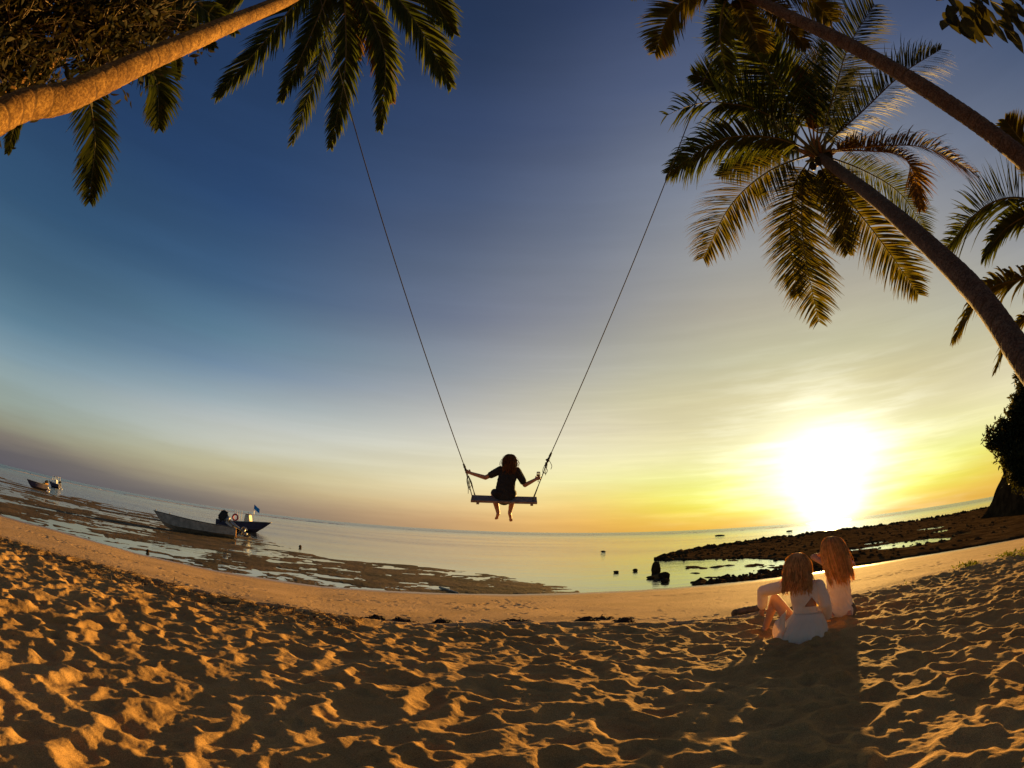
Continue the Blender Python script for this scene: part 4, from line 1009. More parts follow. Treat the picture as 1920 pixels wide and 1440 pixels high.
m = MB(); m.box((-.2, 0, 2.2), (1.1, 1.0, .07)); m.build('canopy', MAT['hull_in'], b, False)
m = MB(); m.add([(-.5, -.4, .4), (.4, -.4, .4), (.4, .4, .4), (-.5, .4, .4), (-.35, -.3, 1.6), (.15, -.3, 1.6), (.15, .3, 1.6), (-.35, .3, 1.6)], [(0, 1, 2, 3), (4, 7, 6, 5), (0, 4, 5, 1), (1, 5, 6, 2), (2, 6, 7, 3), (3, 7, 4, 0)]); m.build('console', MAT['whitep'], b, False)
outboard(b, (-L / 2 - .1, 0, .9), R(20), .9)

# ------------------------------------------------------------------ people
def closed_caps(caps, seg=18):
    """tapered capsules (p0, p1, r0, r1, squash_y) as closed meshes in one soup"""
    m = MB()
    for c in caps:
        p0, p1, r0, r1 = Vector(c[0]), Vector(c[1]), c[2], c[3]; sq = c[4] if len(c) > 4 else 1.0; ref = c[5] if len(c) > 5 else (1, 0, 0)
        d = p1 - p0; L = d.length
        if L < 1e-5: d = Vector((0, 0, 1)); L = 1e-5
        d = d / L; P = []; Rr = []
        for k in range(5):
            a = math.pi / 2 * (k / 5); P.append(p0 - d * r0 * math.cos(a)); Rr.append(max(r0 * math.sin(a), r0 * .02))
        P += [p0, p1]; Rr += [r0, r1]
        for k in range(4, -1, -1):
            a = math.pi / 2 * (k / 5); P.append(p1 + d * r1 * math.cos(a)); Rr.append(max(r1 * math.sin(a), r1 * .02))
        rf = Vector(ref)
        if abs(rf.dot(d)) > .92: rf = Vector((0, 1, 0)) if abs(d.y) < .9 else Vector((0, 0, 1))
        m.tube(P, Rr, seg, True, squash=sq, ref=rf)
    return m
def blob(name, caps, mat, parent, voxel=.008, smooth=6, folds=0.0):
    m = closed_caps(caps); o = m.build(name, mat, parent)
    md = o.modifiers.new('r', 'REMESH'); md.mode = 'VOXEL'; md.voxel_size = voxel; md.use_smooth_shade = True
    if smooth:
        s_ = o.modifiers.new('s', 'SMOOTH'); s_.factor = .5; s_.iterations = smooth
    dg = bpy.context.evaluated_depsgraph_get(); me = bpy.data.meshes.new_from_object(o.evaluated_get(dg), depsgraph=dg)
    o.modifiers.clear(); old = o.data; o.data = me; bpy.data.meshes.remove(old)
    if not me.materials: me.materials.append(mat)
    if folds:        # soft creases pulled across the cloth
        n_ = len(me.vertices); co = np.empty(n_ * 3, dtype=np.float32); no = np.empty(n_ * 3, dtype=np.float32)
        me.vertices.foreach_get('co', co); me.vertices.foreach_get('normal', no); co = co.reshape(-1, 3); no = no.reshape(-1, 3)
        a_ = fbm(co[:, 0] * 1.0 + co[:, 2] * .55 + co[:, 1], co[:, 2] * .35 - co[:, 0] * .3, .055, 3, 500)
        d_ = (1 - np.abs(a_ - .5) * 4) * folds
        me.vertices.foreach_set('co', (co + no * d_[:, None]).ravel().astype(np.float32)); me.update()
    me.polygons.foreach_set('use_smooth', [True] * len(me.polygons))
    return o
def chain(P, Rr, sq=1.0, ref=(1, 0, 0)):
    return [(P[i], P[i + 1], Rr[i], Rr[i + 1], sq, ref) for i in range(len(P) - 1)]
def hand_caps(w, d, n, thumb, L=.17, curl=.9):
    """palm + five bent fingers. w wrist point, d hand direction, n palm normal (fingers curl towards n), thumb side vector"""
    w = Vector(w); d = Vector(d).normalized(); n = Vector(n); n = (n - d * n.dot(d)).normalized(); s_ = Vector(thumb); s_ = (s_ - d * s_.dot(d) - n * s_.dot(n)).normalized()
    out = [(w, w + d * L * .42, .026, .036, .5, tuple(s_))]
    for k, (o, ln) in enumerate(((.030, .42), (.010, .47), (-.010, .44), (-.028, .34))):
        p = w + d * L * .45 + s_ * o; dd = d
        q = p; r_ = .0105
        for j in range(3):
            ax = s_; dd = (Quaternion(n.cross(d) if False else s_, 0).to_matrix() @ dd); a = curl * (.5 + .35 * j)
            dv = (d * math.cos(a * (j + 1) * .55) + n * math.sin(a * (j + 1) * .55)).normalized(); q2 = q + dv * L * ln * (.42, .32, .26)[j]
            out.append((q, q2, r_, r_ * .88)); q = q2; r_ *= .9
    p = w + d * L * .14 + s_ * .022; q = p + (d * .5 + s_ * .8 + n * .35).normalized() * L * .2; out += [(p, q, .014, .012)]; out += [(q, q + (d * .7 + n * .75 + s_ * .1).normalized() * L * .2, .012, .0095)]
    return out
def head_caps(c, face, r_=.092):
    """skull, jaw, nose, ears, lips, brow; face = unit direction looked at"""
    c = Vector(c); f = Vector(face).normalized(); up = Vector((0, 0, 1)); up = (up - f * up.dot(f)).normalized(); s_ = f.cross(up)
    out = [(c + up * .018 - f * .012, c + up * .018 + f * .018, r_, r_ * .92), (c - up * .03 + f * .02, c - up * .068 + f * .042, r_ * .72, r_ * .42),
           (c + f * .098 + up * .012, c + f * .112 - up * .018, .008, .013), (c + f * .088 - up * .044 - s_ * .016, c + f * .088 - up * .044 + s_ * .016, .010, .010)]
    for k in (-1, 1):
        out.append((c + s_ * k * .088 - f * .002 + up * .012, c + s_ * k * .092 - f * .008 - up * .026, .014, .010, .5, tuple(f)))
        out.append((c + f * .080 + s_ * k * .034 + up * .026, c + f * .078 + s_ * k * .046 + up * .024, .012, .010))
    return out
def eyes(c, face, parent):
    c = Vector(c); f = Vector(face).normalized(); up = Vector((0, 0, 1)); up = (up - f * up.dot(f)).normalized(); s_ = f.cross(up)
    for k in (-1, 1):
        m = MB(); m.lathe([(0.0, -.011), (.008, -.008), (.011, 0), (.008, .008), (0, .011)], 10, c + f * .082 + s_ * k * .033 + up * .008); m.build('eye', MAT['whitep'], parent)
def strands(name, c, face, N, length, mat, parent, back, wave=.02, spread=.12, r_=.0052, conv=.25, puff=1.0, fall=None):
    """hair falling from the skull round the ears and down the back; back(y) pushes strands off the body"""
    c = Vector(c); f = Vector(face).normalized(); up = Vector((0, 0, 1)); s_ = f.cross(up).normalized(); m = MB()
    for i in range(N):
        a = rnd.uniform(-2.5, 2.5)         # 0 = straight back
        e = rnd.uniform(.0, 1.45)
        dirv = (-f * math.cos(a) * math.cos(e) + s_ * math.sin(a) * math.cos(e) + up * math.sin(e)).normalized()
        if dirv.dot(f) > .55 and e < 1.0: continue
        q = c + up * .015 + dirv * .094; P = [q]; L = length * rnd.uniform(.70, 1.06) * (1 - .12 * abs(a) / 2.5); st = 12; v = (dirv * .75 + (-f * math.cos(a) + s_ * math.sin(a)).normalized() * .5).normalized()
        ph = rnd.uniform(0, 6.3); out = (-f * math.cos(a) + s_ * math.sin(a)).normalized(); tgt = Vector(fall) if fall else Vector((0, 0, -1))
        for k in range(st):
            t = (k + 1) / st; v = (v + tgt * (.55 + .25 * t)).normalized()
            q = q + v * (L / st)
            rel = q - (c + up * .01); hr = math.sqrt((rel.dot(f) / 1.02) ** 2 + rel.dot(s_) ** 2 + (rel.dot(up)) ** 2)
            if hr < .106 * puff and hr > 1e-4: q = (c + up * .01) + rel * (.106 * puff / hr)
            w_ = Vector((math.sin(ph + t * 9) * wave * t, math.cos(ph * 1.7 + t * 8) * wave * t * .6, 0))
            qq = q + w_ + out * spread * .12 * t
            ax_ = c + tgt * ((q - c).length) - f * .06; qq = qq.lerp(Vector((ax_.x, qq.y, qq.z)), conv * t)
            by = back(qq)
            P.append(qq + by)
        m.tube(P, [r_ * (1 - .55 * (k / st) ** 2) * rnd.uniform(.8, 1.1) for k in range(st + 1)], 4, False)
    o = m.build(name, mat, parent); o['kind'] = 'stuff'
    return o

# --- the woman on the swing (local frame: x right, y away from the camera, z up; origin = middle of the seat)
SEATP = at(948, 936, 9.4)
YAW = R(-1)
A1 = online(593, -33, at(0, 219, 4.2), at(640, -62, 11.0)); A2 = at(1377, -10, 10.6)      # tied to the two palms' trunks
def seat_local(px, py, y=0.0):
    """a point of the seat's upright plane, pushed y metres further away"""
    w = ray(px, py); p = CAM + w * ((SEATP.y + y) / w.y)
    return p - SEATP
zs = lambda X, Y: (860 + X / 9.0, 830 + Y / 9.0)
def S(X, Y, y=0.0): return seat_local(*zs(X, Y), y)
TILT = R(27)
sw = empty('rope_swing', SEATP); tag(sw, 'rope swing with a broad wooden plank seat hanging on two long ropes', 'swing')
sx0, sx1 = S(212, 940).x, S(1322, 940).x
rotT = Matrix.Rotation(TILT, 3, 'X')
m = MB(); m.box(((sx0 + sx1) / 2, 0, -.01), (sx1 - sx0, .26, .045), rotT); st_ = m.build('seat', MAT['wood'], sw, False)
bv = st_.modifiers.new('b', 'BEVEL'); bv.width = .006; bv.segments = 2
for xx in (sx0 + .13, sx1 - .10):
    m = MB(); m.box((xx, 0, -.045), (.05, .24, .045), rotT); m.build('cleat', MAT['wood'], sw, False)
def rope_side(sgn, anchor, knot, low, hand):
    """anchor (world), knot and low in local space"""
    m = MB(); a = anchor - SEATP; n = 30; P = [knot.lerp(a, i / n) for i in range(n + 1)]; m.tube(P, .0085, 6, False); rp = m.build('rope', MAT['rope'], sw)
    # doubled strands from the knot to the two edges of the plank
    for e in (-1, 1):
        end = Vector((low.x + .012 * e, 0, 0)) + rotT @ Vector((0, .11 * e, -.03)); mm = MB(); mm.tube([knot, knot.lerp(end, .5) + Vector((.006 * e, 0, 0)), end], .0085, 6, False); mm.build('lower_rope', MAT['rope'], sw)
    mm = MB(); d = (a - knot).normalized()
    for k in range(7):
        mm.tube([knot + d * (.022 * k - .05), knot + d * (.022 * k - .03)], [.02 + .006 * math.sin(k * 2), .021], 8)
    mm.build('knot', MAT['rope'], sw)
k1 = S(112, 440); k2 = S(1528, 250)
rope_side(-1, A1, k1, S(275, 880), None); rope_side(1, A2, k2, S(1245, 880), None)
def tassel(pts_list, name='rope_end'):
    for P in pts_list:
        mm = MB(); mm.tube(catmull(P, 8), [.006] * 9, 5, False); mm.build(name, MAT['rope'], sw)
tassel([[S(150, 560), S(135, 640), S(160, 760), S(160, 860)], [S(165, 570), S(185, 650), S(175, 740), S(200, 790)], [S(170, 560), S(195, 640), S(215, 700), S(190, 770)], [S(160, 560), S(150, 660), S(175, 780), S(210, 800)], [S(175, 580), S(215, 660), S(240, 760), S(262, 880)]])
tassel([[S(1500, 300), S(1460, 400), S(1440, 480), S(1455, 520)], [S(1500, 300), S(1490, 400), S(1470, 470), S(1465, 550)], [S(1490, 320), S(1475, 420), S(1500, 470), S(1462, 540)], [S(1520, 290), S(1555, 350), S(1572, 400), S(1555, 450)], [S(1480, 330), S(1430, 430), S(1420, 500), S(1470, 520)]])
mm = MB()
for (X, Y) in ((1505, 310), (1480, 345), (1470, 385), (1490, 290)):
    mm.tube([S(X - 12, Y + 12), S(X + 12, Y - 12)], [.024, .018], 8)
mm.build('knot', MAT['rope'], sw)

pw = empty('person', SEATP); tag(pw, 'woman in a dark T-shirt sitting on the swing seen from behind, holding the ropes', 'person')
hipL, hipR = S(690, 860, .0), S(870, 860, .0)
sp0, sp1, sp2, nk = S(775, 850, .00), S(800, 680, -.02), S(840, 520, -.01), S(858, 425, .0)
shL, shR = S(705, 462, 0), S(985, 480, 0)
elL, elR = S(452, 590, .06), S(1118, 715, .06)
wrL, wrR = S(205, 515, .0), S(1290, 625, .0)
hd = S(862, 300, .03)
knL, knR = S(590, 850, .40), S(930, 850, .42)
akL, akR = S(668, 1190, .36), S(862, 1190, .38)
body = []
body += chain([sp0, sp1, sp2], [.135, .115, .135], .62) + chain([sp2, nk, hd], [.10, .05, .052])
body += [(shL, shR, .055, .055), (hipL, hipR, .105, .105, .8)]
body += chain([shL, elL, wrL], [.052, .043, .030]) + chain([shR, elR, wrR], [.052, .043, .030])
body += chain([hipL, knL, akL], [.092, .060, .038]) + chain([hipR, knR, akR], [.092, .060, .038])
for a_, k_, t_ in ((akL, knL, S(645, 1262, .42)), (akR, knR, S(880, 1292, .42))):
    mid = k_.lerp(a_, .35) + Vector((0, -.012, 0)); body += [(k_.lerp(a_, .12), mid, .060, .062), (mid, k_.lerp(a_, .75), .062, .046)]
    body += [(a_ + Vector((0, -.03, -.015)), a_ + Vector((0, .02, 0)), .034, .034), (a_, t_, .036, .026), (t_, t_ + (t_ - a_).normalized() * .03, .026, .018)]
    for j in range(5):
        b_ = t_ + Vector(((j - 2) * .013, 0, 0)); body.append((b_, b_ + (t_ - a_).normalized() * (.045 - .004 * abs(j - 1)), .0105, .008))
rdL = (A1 - SEATP - k1).normalized(); rdR = (A2 - SEATP - k2).normalized()
body += hand_caps(wrL, S(140, 490, .0) - wrL, Vector((.1, 1, 0)), Vector((.1, 0, 1)), .16, 1.25)
body += hand_caps(wrR, S(1365, 590, .0) - wrR, Vector((-.1, 1, 0)), Vector((0, 0, 1)), .16, 1.25)
body += head_caps(hd, (0.05, 1, .02))
blob('body', body, MAT['skin'], pw, .0065, 3)
eyes(hd, (0.05, 1, .02), pw)
tee = chain([sp0 + Vector((0, 0, -.04)), sp1, sp2], [.185, .168, .168], .62) + [(sp2 + Vector((0, 0, -.01)), nk + Vector((0, 0, -.02)), .13, .062, .7), (shL, shR, .068, .068)]
tee += [(shL, shL.lerp(elL, .62), .072, .062), (shR, shR.lerp(elR, .72), .072, .064), (sp0 + Vector((-.12, 0, -.02)), sp0 + Vector((.10, 0, -.02)), .088, .088)]
blob('t_shirt', tee, MAT['tee'], pw, .009, 4, .009)
sh = [(hipL, hipR, .118, .118, .85), (hipL, hipL.lerp(knL, .6), .112, .086), (hipR, hipR.lerp(knR, .6), .112, .086), (hipL + Vector((-.06, .02, .01)), hipL.lerp(knL, .3) + Vector((-.06, 0, .02)), .075, .07)]
blob('shorts', sh, MAT['shorts'], pw, .010, 4)
def back_sw(q):
    return Vector((0, 0, 0)) if q.z > nk.z + .05 or q.y < -.10 else Vector((0, min(0, -.10 - q.y) if abs(q.x - sp2.x) < .2 else 0, 0))
hb = blob('hair_cap', [(hd + Vector((0, -.02, .02)), hd + Vector((0, .005, .02)), .100, .097), (hd + Vector((0, -.045, -.01)), hd + Vector((.005, -.06, -.09)), .090, .085, .62), (hd + Vector((.005, -.06, -.09)), hd + Vector((.02, -.08, -.18)), .085, .05, .5)], MAT['hair_d'], pw, .009, 5)
strands('hair', hd, (.05, 1, 0), 520, .34, MAT['hair_d'], pw, back_sw, .022, .06, puff=.98, conv=.36)
strands('stray_hair', hd, (.05, 1, 0), 70, .34, MAT['hair_d'], pw, back_sw, .05, .4, r_=.002, puff=1.1, conv=.1)
# the glass she holds with the right hand
gp = S(1345, 585, -.02)
wg = empty('wine_glass', SEATP + gp); tag(wg, 'stemmed glass of pale wine held in the swinging woman\'s right hand', 'glass')
m = MB(); m.lathe([(.034, -.085), (.006, -.080), (.0045, -.02), (.004, .0), (.022, .015), (.037, .04), (.038, .065), (.031, .105), (.0295, .105), (.036, .065), (.035, .042), (.02, .018), (.0, .006)], 20); m.build('bowl', MAT['glass'], wg)
m = MB(); m.lathe([(0, .012), (.02, .02), (.034, .042), (.0345, .055), (0, .055)], 20); m.build('wine', MAT['wine'], wg)

# --- the two women on the sand
def sitter_frame(px, py, lab, sink=.02):
    p = gnd(px, py, 0.0); z = hz(p.x, p.y)
    p = gnd(px, py, z); p.z = hz(p.x, p.y) - sink
    az = math.atan2(p.x, p.y)
    root = empty('person', p, -az); tag(root, lab, 'person', 'women sitting on the sand')
    return root, p, az
def proj_local(root_p, az, X, Y, y, sx=1360, sy=980, s_=6.0):
    """zoomed-picture point -> local point (x right, y away, z up) at depth y behind the root"""
    w = ray(sx + X / s_, sy + Y / s_); fwd = Vector((math.sin(az), math.cos(az), 0)); rt = Vector((math.cos(az), -math.sin(az), 0))
    D = (root_p - CAM).dot(fwd) + y; p = CAM + w * (D / w.dot(fwd)); v = p - root_p
    return Vector((v.dot(rt), v.dot(fwd), v.z))
# front woman
root, rp, az_ = sitter_frame(1507, 1196, 'woman in a long-sleeved white dress sitting on the sand, arm on her raised knee')
J = lambda X, Y, y=0.0: proj_local(rp, az_, X, Y, y)
pel = J(915, 1215, .05); pel.z = max(pel.z, .12); w1 = J(910, 1000, .07); ch = J(890, 800, .05); nk = J(850, 640, .07); hd = J(812, 470, .10)
shL, shR = J(690, 705, .08), J(1050, 712, .06)
elL, wrL, haL = J(425, 770, .34), J(415, 945, .42), J(408, 1010, .45)
elR, wrR = J(1135, 915, .02), J(1150, 1060, .16); wrR.z = max(.06, wrR.z)
hipL, hipR = pel + Vector((-.11, .03, -.01)), pel + Vector((.11, .03, -.01))
knL = J(560, 860, .44); akL = J(450, 1205, .50); akL.z = .06 + max(0, akL.z * .3)
knR = Vector((.16, .50, .30)); akR = Vector((.06, .80, .05))
body = chain([pel, w1, ch], [.15, .125, .14], .62) + chain([ch, nk, hd], [.095, .05, .052]) + [(shL, shR, .05, .05), (hipL, hipR, .11, .11)]
body += chain([shL, elL, wrL], [.048, .040, .027]) + chain([shR, elR, wrR], [.048, .040, .027]) + chain([hipL, knL, akL], [.098, .066, .040]) + chain([hipR, knR, akR], [.098, .062, .038])
for (k_, a_) in ((knL, akL), (knR, akR)):
    mid = k_.lerp(a_, .35) + Vector((0, -.02, -.01)); body += [(k_.lerp(a_, .1), mid, .055, .058), (mid, k_.lerp(a_, .8), .058, .042)]
    t_ = a_ + Vector((-.03, .15, -.03)); body += [(a_ + Vector((0, -.035, -.02)), a_, .034, .038), (a_, t_, .038, .024)]
    for j in range(5): b_ = t_ + Vector(((j - 2) * .015, 0, 0)); body.append((b_, b_ + Vector((-.005, .045 - .004 * abs(j - 2), -.006)), .011, .009))
body += hand_caps(wrL, haL - wrL, Vector((.3, .6, 0)), Vector((1, -.2, 0)), .17, .5) + hand_caps(wrR, Vector((.2, .7, -.35)), Vector((0, 0, -1)), Vector((-1, 0, 0)), .17, .25)
fc = Vector((.05, 1, -.02)); body += head_caps(hd, fc)
blob('body', body, MAT['skin'], root, .007, 3); eyes(hd, fc, root)
bod = chain([w1 + Vector((.02, 0, -.02)), ch + Vector((.01, 0, 0)), ch.lerp(nk, .55)], [.165, .172, .115], .62) + [(shL, shR, .064, .064)]
bod += chain([shL, elL, wrL.lerp(elL, .12)], [.072, .066, .056]) + chain([shR, elR, wrR.lerp(elR, .12)], [.072, .062, .052])
cut = J(985, 900, -.10)
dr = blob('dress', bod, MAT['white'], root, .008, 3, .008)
# open triangle at the back of the dress: faces there are removed so the skin shows
def cut_tri(o, tri, ymax):
    bm = bmesh.new(); bm.from_mesh(o.data); kill = []
    (ax, az2), (bx, bz), (cx_, cz) = tri
    for f in bm.faces:
        c = f.calc_center_median()
        if c.y > ymax: continue
        d1 = (c.x - bx) * (az2 - bz) - (ax - bx) * (c.z - bz); d2 = (c.x - cx_) * (bz - cz) - (bx - cx_) * (c.z - cz); d3 = (c.x - ax) * (cz - az2) - (cx_ - ax) * (c.z - az2)
        if (d1 > 0) == (d2 > 0) == (d3 > 0): kill.append(f)
    bmesh.ops.delete(bm, geom=kill, context='FACES'); bm.to_mesh(o.data); bm.free()
t1, t2, t3 = J(975, 835, -.05), J(885, 945, -.05), J(1065, 945, -.05)
cut_tri(dr, ((t1.x, t1.z), (t2.x, t2.z), (t3.x, t3.z)), w1.y)
m = MB(); mid_ = J(972, 830, -.06)
for e_ in (J(1068, 948, -.05), J(882, 948, -.05)): m.tube([mid_, e_], .006, 5)
wb = [w1 + Vector((.02 + math.cos(a) * .168, math.sin(a) * .106, .0)) for a in [2 * math.pi * k / 28 for k in range(29)]]
m.tube(wb, .008, 5, False); m.build('waist_tie', MAT['white'], root)
def skirt(root, top_c, top_rx, top_ry, hem, mat, name='skirt', folds=11, amp=.02, nz_=26):
    """cloth from the waist ring down to an uneven hem (function of angle -> (x, y, z))"""
    n = 96; V = []; F = []
    for j in range(nz_ + 1):
        t = j / nz_
        for k in range(n):
            a = 2 * math.pi * k / n; p = Vector((top_c.x + math.cos(a) * top_rx, top_c.y + math.sin(a) * top_ry, top_c.z)); q = Vector(hem(a))
            s_ = t ** .8; v = p.lerp(q, s_); bul = math.sin(math.pi * t) ** .8
            v.x += math.cos(a) * .035 * bul; v.y += math.sin(a) * .03 * bul
            f_ = math.sin(a * folds + 1.3 * math.sin(a * 3) + t * 1.5) * amp * t + math.sin(a * folds * 2.3 + 2) * amp * .4 * t
            v.x += math.cos(a) * f_; v.y += math.sin(a) * f_
            V.append(v)
    for j in range(nz_):
        for k in range(n): F.append((j * n + k, j * n + (k + 1) % n, (j + 1) * n + (k + 1) % n, (j + 1) * n + k))
    o = mk(name, V, F, mat, root); sd = o.modifiers.new('t', 'SOLIDIFY'); sd.thickness = .004
    return o
def hem1(a):
    x = .215 * math.cos(a); y = .10 + .30 * math.sin(a)
    if math.cos(a) < 0 and math.sin(a) < .6: x -= .12 * (-math.cos(a)) ** .7
    if math.sin(a) > .2: y += .25 * (math.sin(a) - .2)
    return (pel.x + x, y + pel.y - .08, .0 + .02 * math.sin(a * 5))
skirt(root, w1 + Vector((.02, 0, -.01)), .170, .108, hem1, MAT['white'], folds=15, amp=.020)
# the side of the skirt caught up over the raised thigh
hp = []
for i in range(13):
    t = i / 12; row = []
    for k in range(13):
        s_ = k / 12; a_ = J(690, 985, .0).lerp(J(560, 1110, -.05), s_); b_ = J(715, 1330, -.06).lerp(J(556, 1345, -.10), s_)
        v = a_.lerp(b_, t); v.y -= .05 * math.sin(math.pi * s_) + .012 * math.sin(s_ * 14 + t * 3); v.z = max(v.z, .0); v.x -= .03 * math.sin(math.pi * t); row.append(v)
    hp += row
o = mk('skirt_fold', hp, [(i * 13 + k, i * 13 + k + 1, (i + 1) * 13 + k + 1, (i + 1) * 13 + k) for i in range(12) for k in range(12)], MAT['white'], root); o.modifiers.new('t', 'SOLIDIFY').thickness = .004
def back_f(q):
    if q.z < nk.z + .06:
        lim = ch.y - .115 if abs(q.x - ch.x) < .17 else ch.y - .05
        if q.y > lim: return Vector((0, lim - q.y, 0))
    return Vector((0, 0, 0))
blob('hair_cap', [(hd + Vector((0, -.025, .035)), hd + Vector((0, .0, .035)), .106, .100), (hd + Vector((0, -.05, -.01)), hd + Vector((.01, -.08, -.14)), .105, .115, .6), (hd + Vector((.01, -.08, -.14)), hd + Vector((.04, -.11, -.25)), .115, .075, .45)], MAT['hair_b'], root, .009, 5)
strands('hair', hd, fc, 900, .41, MAT['hair_b'], root, back_f, .030, .22, puff=1.16, conv=.24)
strands('stray_hair', hd, fc, 70, .40, MAT['hair_b'], root, back_f, .04, .35, r_=.0018, puff=1.2, conv=.16)
# rear woman, sitting on her heels
root, rp, az_ = sitter_frame(1578, 1158, 'woman in a white sleeveless top kneeling beyond the other, long straight hair, hands raised')
J = lambda X, Y, y=0.0: proj_local(rp, az_, X, Y, y)
pel = J(1300, 960, .05); w1 = J(1285, 820, .07); ch = J(1270, 640, .08); nk = J(1235, 430, .10); hd = J(1200, 265, .14)
shL, shR = J(1165, 480, .10), J(1345, 480, .08)
hipL, hipR = pel + Vector((-.10, .03, -.02)), pel + Vector((.10, .03, -.02))
knL, knR = Vector((pel.x - .14, .50, .09)), Vector((pel.x + .13, .52, .09)); akL, akR = Vector((pel.x - .12, .02, .07)), Vector((pel.x + .12, .02, .07))
elL = J(985, 385, .32); elR = shR + Vector((.12, .26, -.02)); wrL = J(1105, 345, .38) ; wrR = hd + Vector((.07, .17, -.06))
body = chain([pel, w1, ch], [.130, .100, .122], .65) + chain([ch, nk, hd], [.09, .047, .05]) + [(shL, shR, .047, .047), (hipL, hipR, .105, .105)]
body += chain([shL, elL, wrL], [.046, .036, .025]) + chain([shR, elR, wrR], [.046, .036, .025])
body += chain([hipL, knL], [.095, .062]) + chain([hipR, knR], [.095, .062]) + chain([knL, akL], [.056, .038]) + chain([knR, akR], [.056, .038])
for a_ in (akL, akR):
    t_ = a_ + Vector((0, -.13, -.02)); body += [(a_, t_, .036, .024)]
    for j in range(5): b_ = t_ + Vector(((j - 2) * .014, 0, 0)); body.append((b_, b_ + Vector((0, -.04, -.008)), .0105, .0085))
body += hand_caps(wrL, hd + Vector((-.02, .14, .03)) - wrL, Vector((.5, -1, 0)), Vector((0, 0, 1)), .165, .4) + hand_caps(wrR, Vector((-.5, .0, .5)), Vector((0, -1, 0)), Vector((0, -.2, 1)), .165, .4)
fc = Vector((-.15, 1, 0)); body += head_caps(hd, fc); blob('body', body, MAT['skin'], root, .0075, 3); eyes(hd, fc, root)
top = chain([pel + Vector((0, 0, -.06)), w1, ch, ch + Vector((0, 0, .06))], [.178, .160, .160, .135], .66) + [(pel + Vector((-.06, 0, -.05)), pel + Vector((.06, 0, -.05)), .125, .125)]
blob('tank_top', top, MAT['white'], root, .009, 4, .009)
m = MB()
for sx_ in (-1, 1):
    s0 = (shL if sx_ < 0 else shR).lerp(nk, .38); m.tube(catmull([ch + Vector((.07 * sx_, -.085, .08)), s0 + Vector((0, -.02, .045)), ch + Vector((.07 * sx_, .09, .08))], 10), .009, 6)
m.build('strap', MAT['white'], root)
blob('shorts', [(hipL + Vector((0, 0, -.03)), hipR + Vector((0, 0, -.03)), .118, .118), (hipL, hipL.lerp(knL, .5), .108, .085), (hipR, hipR.lerp(knR, .5), .108, .085)], MAT['skin'] if False else MAT['log'], root, .011, 4)
def back_r(q):
    if q.z < nk.z + .05:
        lim = ch.y - .105
        if q.y > lim and abs(q.x - ch.x) < .2: return Vector((0, lim - q.y, 0))
    return Vector((0, 0, 0))
fl = Vector((.30, 0, -1)).normalized()
blob('hair_cap', [(hd + Vector((0, -.025, .035)), hd + Vector((0, .0, .035)), .104, .098), (hd + Vector((.01, -.05, -.01)), hd + Vector((.06, -.09, -.20)), .10, .11, .6), (hd + Vector((.06, -.09, -.20)), hd + Vector((.15, -.14, -.44)), .11, .06, .4)], MAT['hair_b'], root, .009, 5)
strands('hair', hd, fc, 800, .64, MAT['hair_b'], root, back_r, .006, .03, fall=fl, conv=.30)
strands('stray_hair', hd, fc, 60, .62, MAT['hair_b'], root, back_r, .02, .2, r_=.0018, puff=1.16, fall=fl, conv=.2)

# ------------------------------------------------------------------ things on the sand
def log_(name, label, a, b, r0, r1, mat, group=None, cat='log'):
    mid = (a + b) / 2; root = Vector((mid.x, mid.y, hz(mid.x, mid.y))); m = MB(); n = 16
    za, zb = hz(a.x, a.y), hz(b.x, b.y); P = []
    for i in range(n + 1):
        t = i / n; p = a.lerp(b, t); p.z = za + (zb - za) * t + r0 * .55 + math.sin(t * 5) * r0 * .12; P.append(p - root)
    m.tube(P, [max(.002, (r0 + (r1 - r0) * i / n) * (1 + .07 * math.sin(i * 2.3)) * (.86 if i in (0, n) else 1)) for i in range(n + 1)], 12)
    o = m.build(name, mat); o.location = root; tag(o, label, cat, group); return o
log_('log', 'short thick driftwood log on the sand left of the front woman', gnd(1376, 1146, -.04), gnd(1424, 1136, -.05), .065, .06, MAT['log'])
log_('stick', 'pale straight stick lying on the mud flat at the water\'s edge', gnd(824, 1099, -.73), gnd(860, 1111, -.73), .035, .025, MAT['pale'], cat='stick')
def upright(px, py, h, label, lean):
    p = gnd(px, py, -.05); p.z = hz(p.x, p.y) - .05; m = MB(); m.tube([(0, 0, 0), (lean * h * .4, 0, h * .5), (lean * h, .01, h)], [.010, .008, .005], 6); m.tube([(lean * h * .3, 0, h * .45), (lean * h * .3 + .04, 0, h * .6)], [.005, .003], 5)
    o = m.build('stick', MAT['log']); o.location = p; tag(o, label, 'stick', 'sticks poking out of the sand')
upright(325, 1099, .20, 'thin upright stick at the edge of the trodden sand below the grey skiff', .08)
upright(1369, 1172, .16, 'small dead stalk standing in the sand left of the front woman', -.2)
upright(226, 1136, .12, 'short dark stalk in the footprints at the left of the beach', .1)
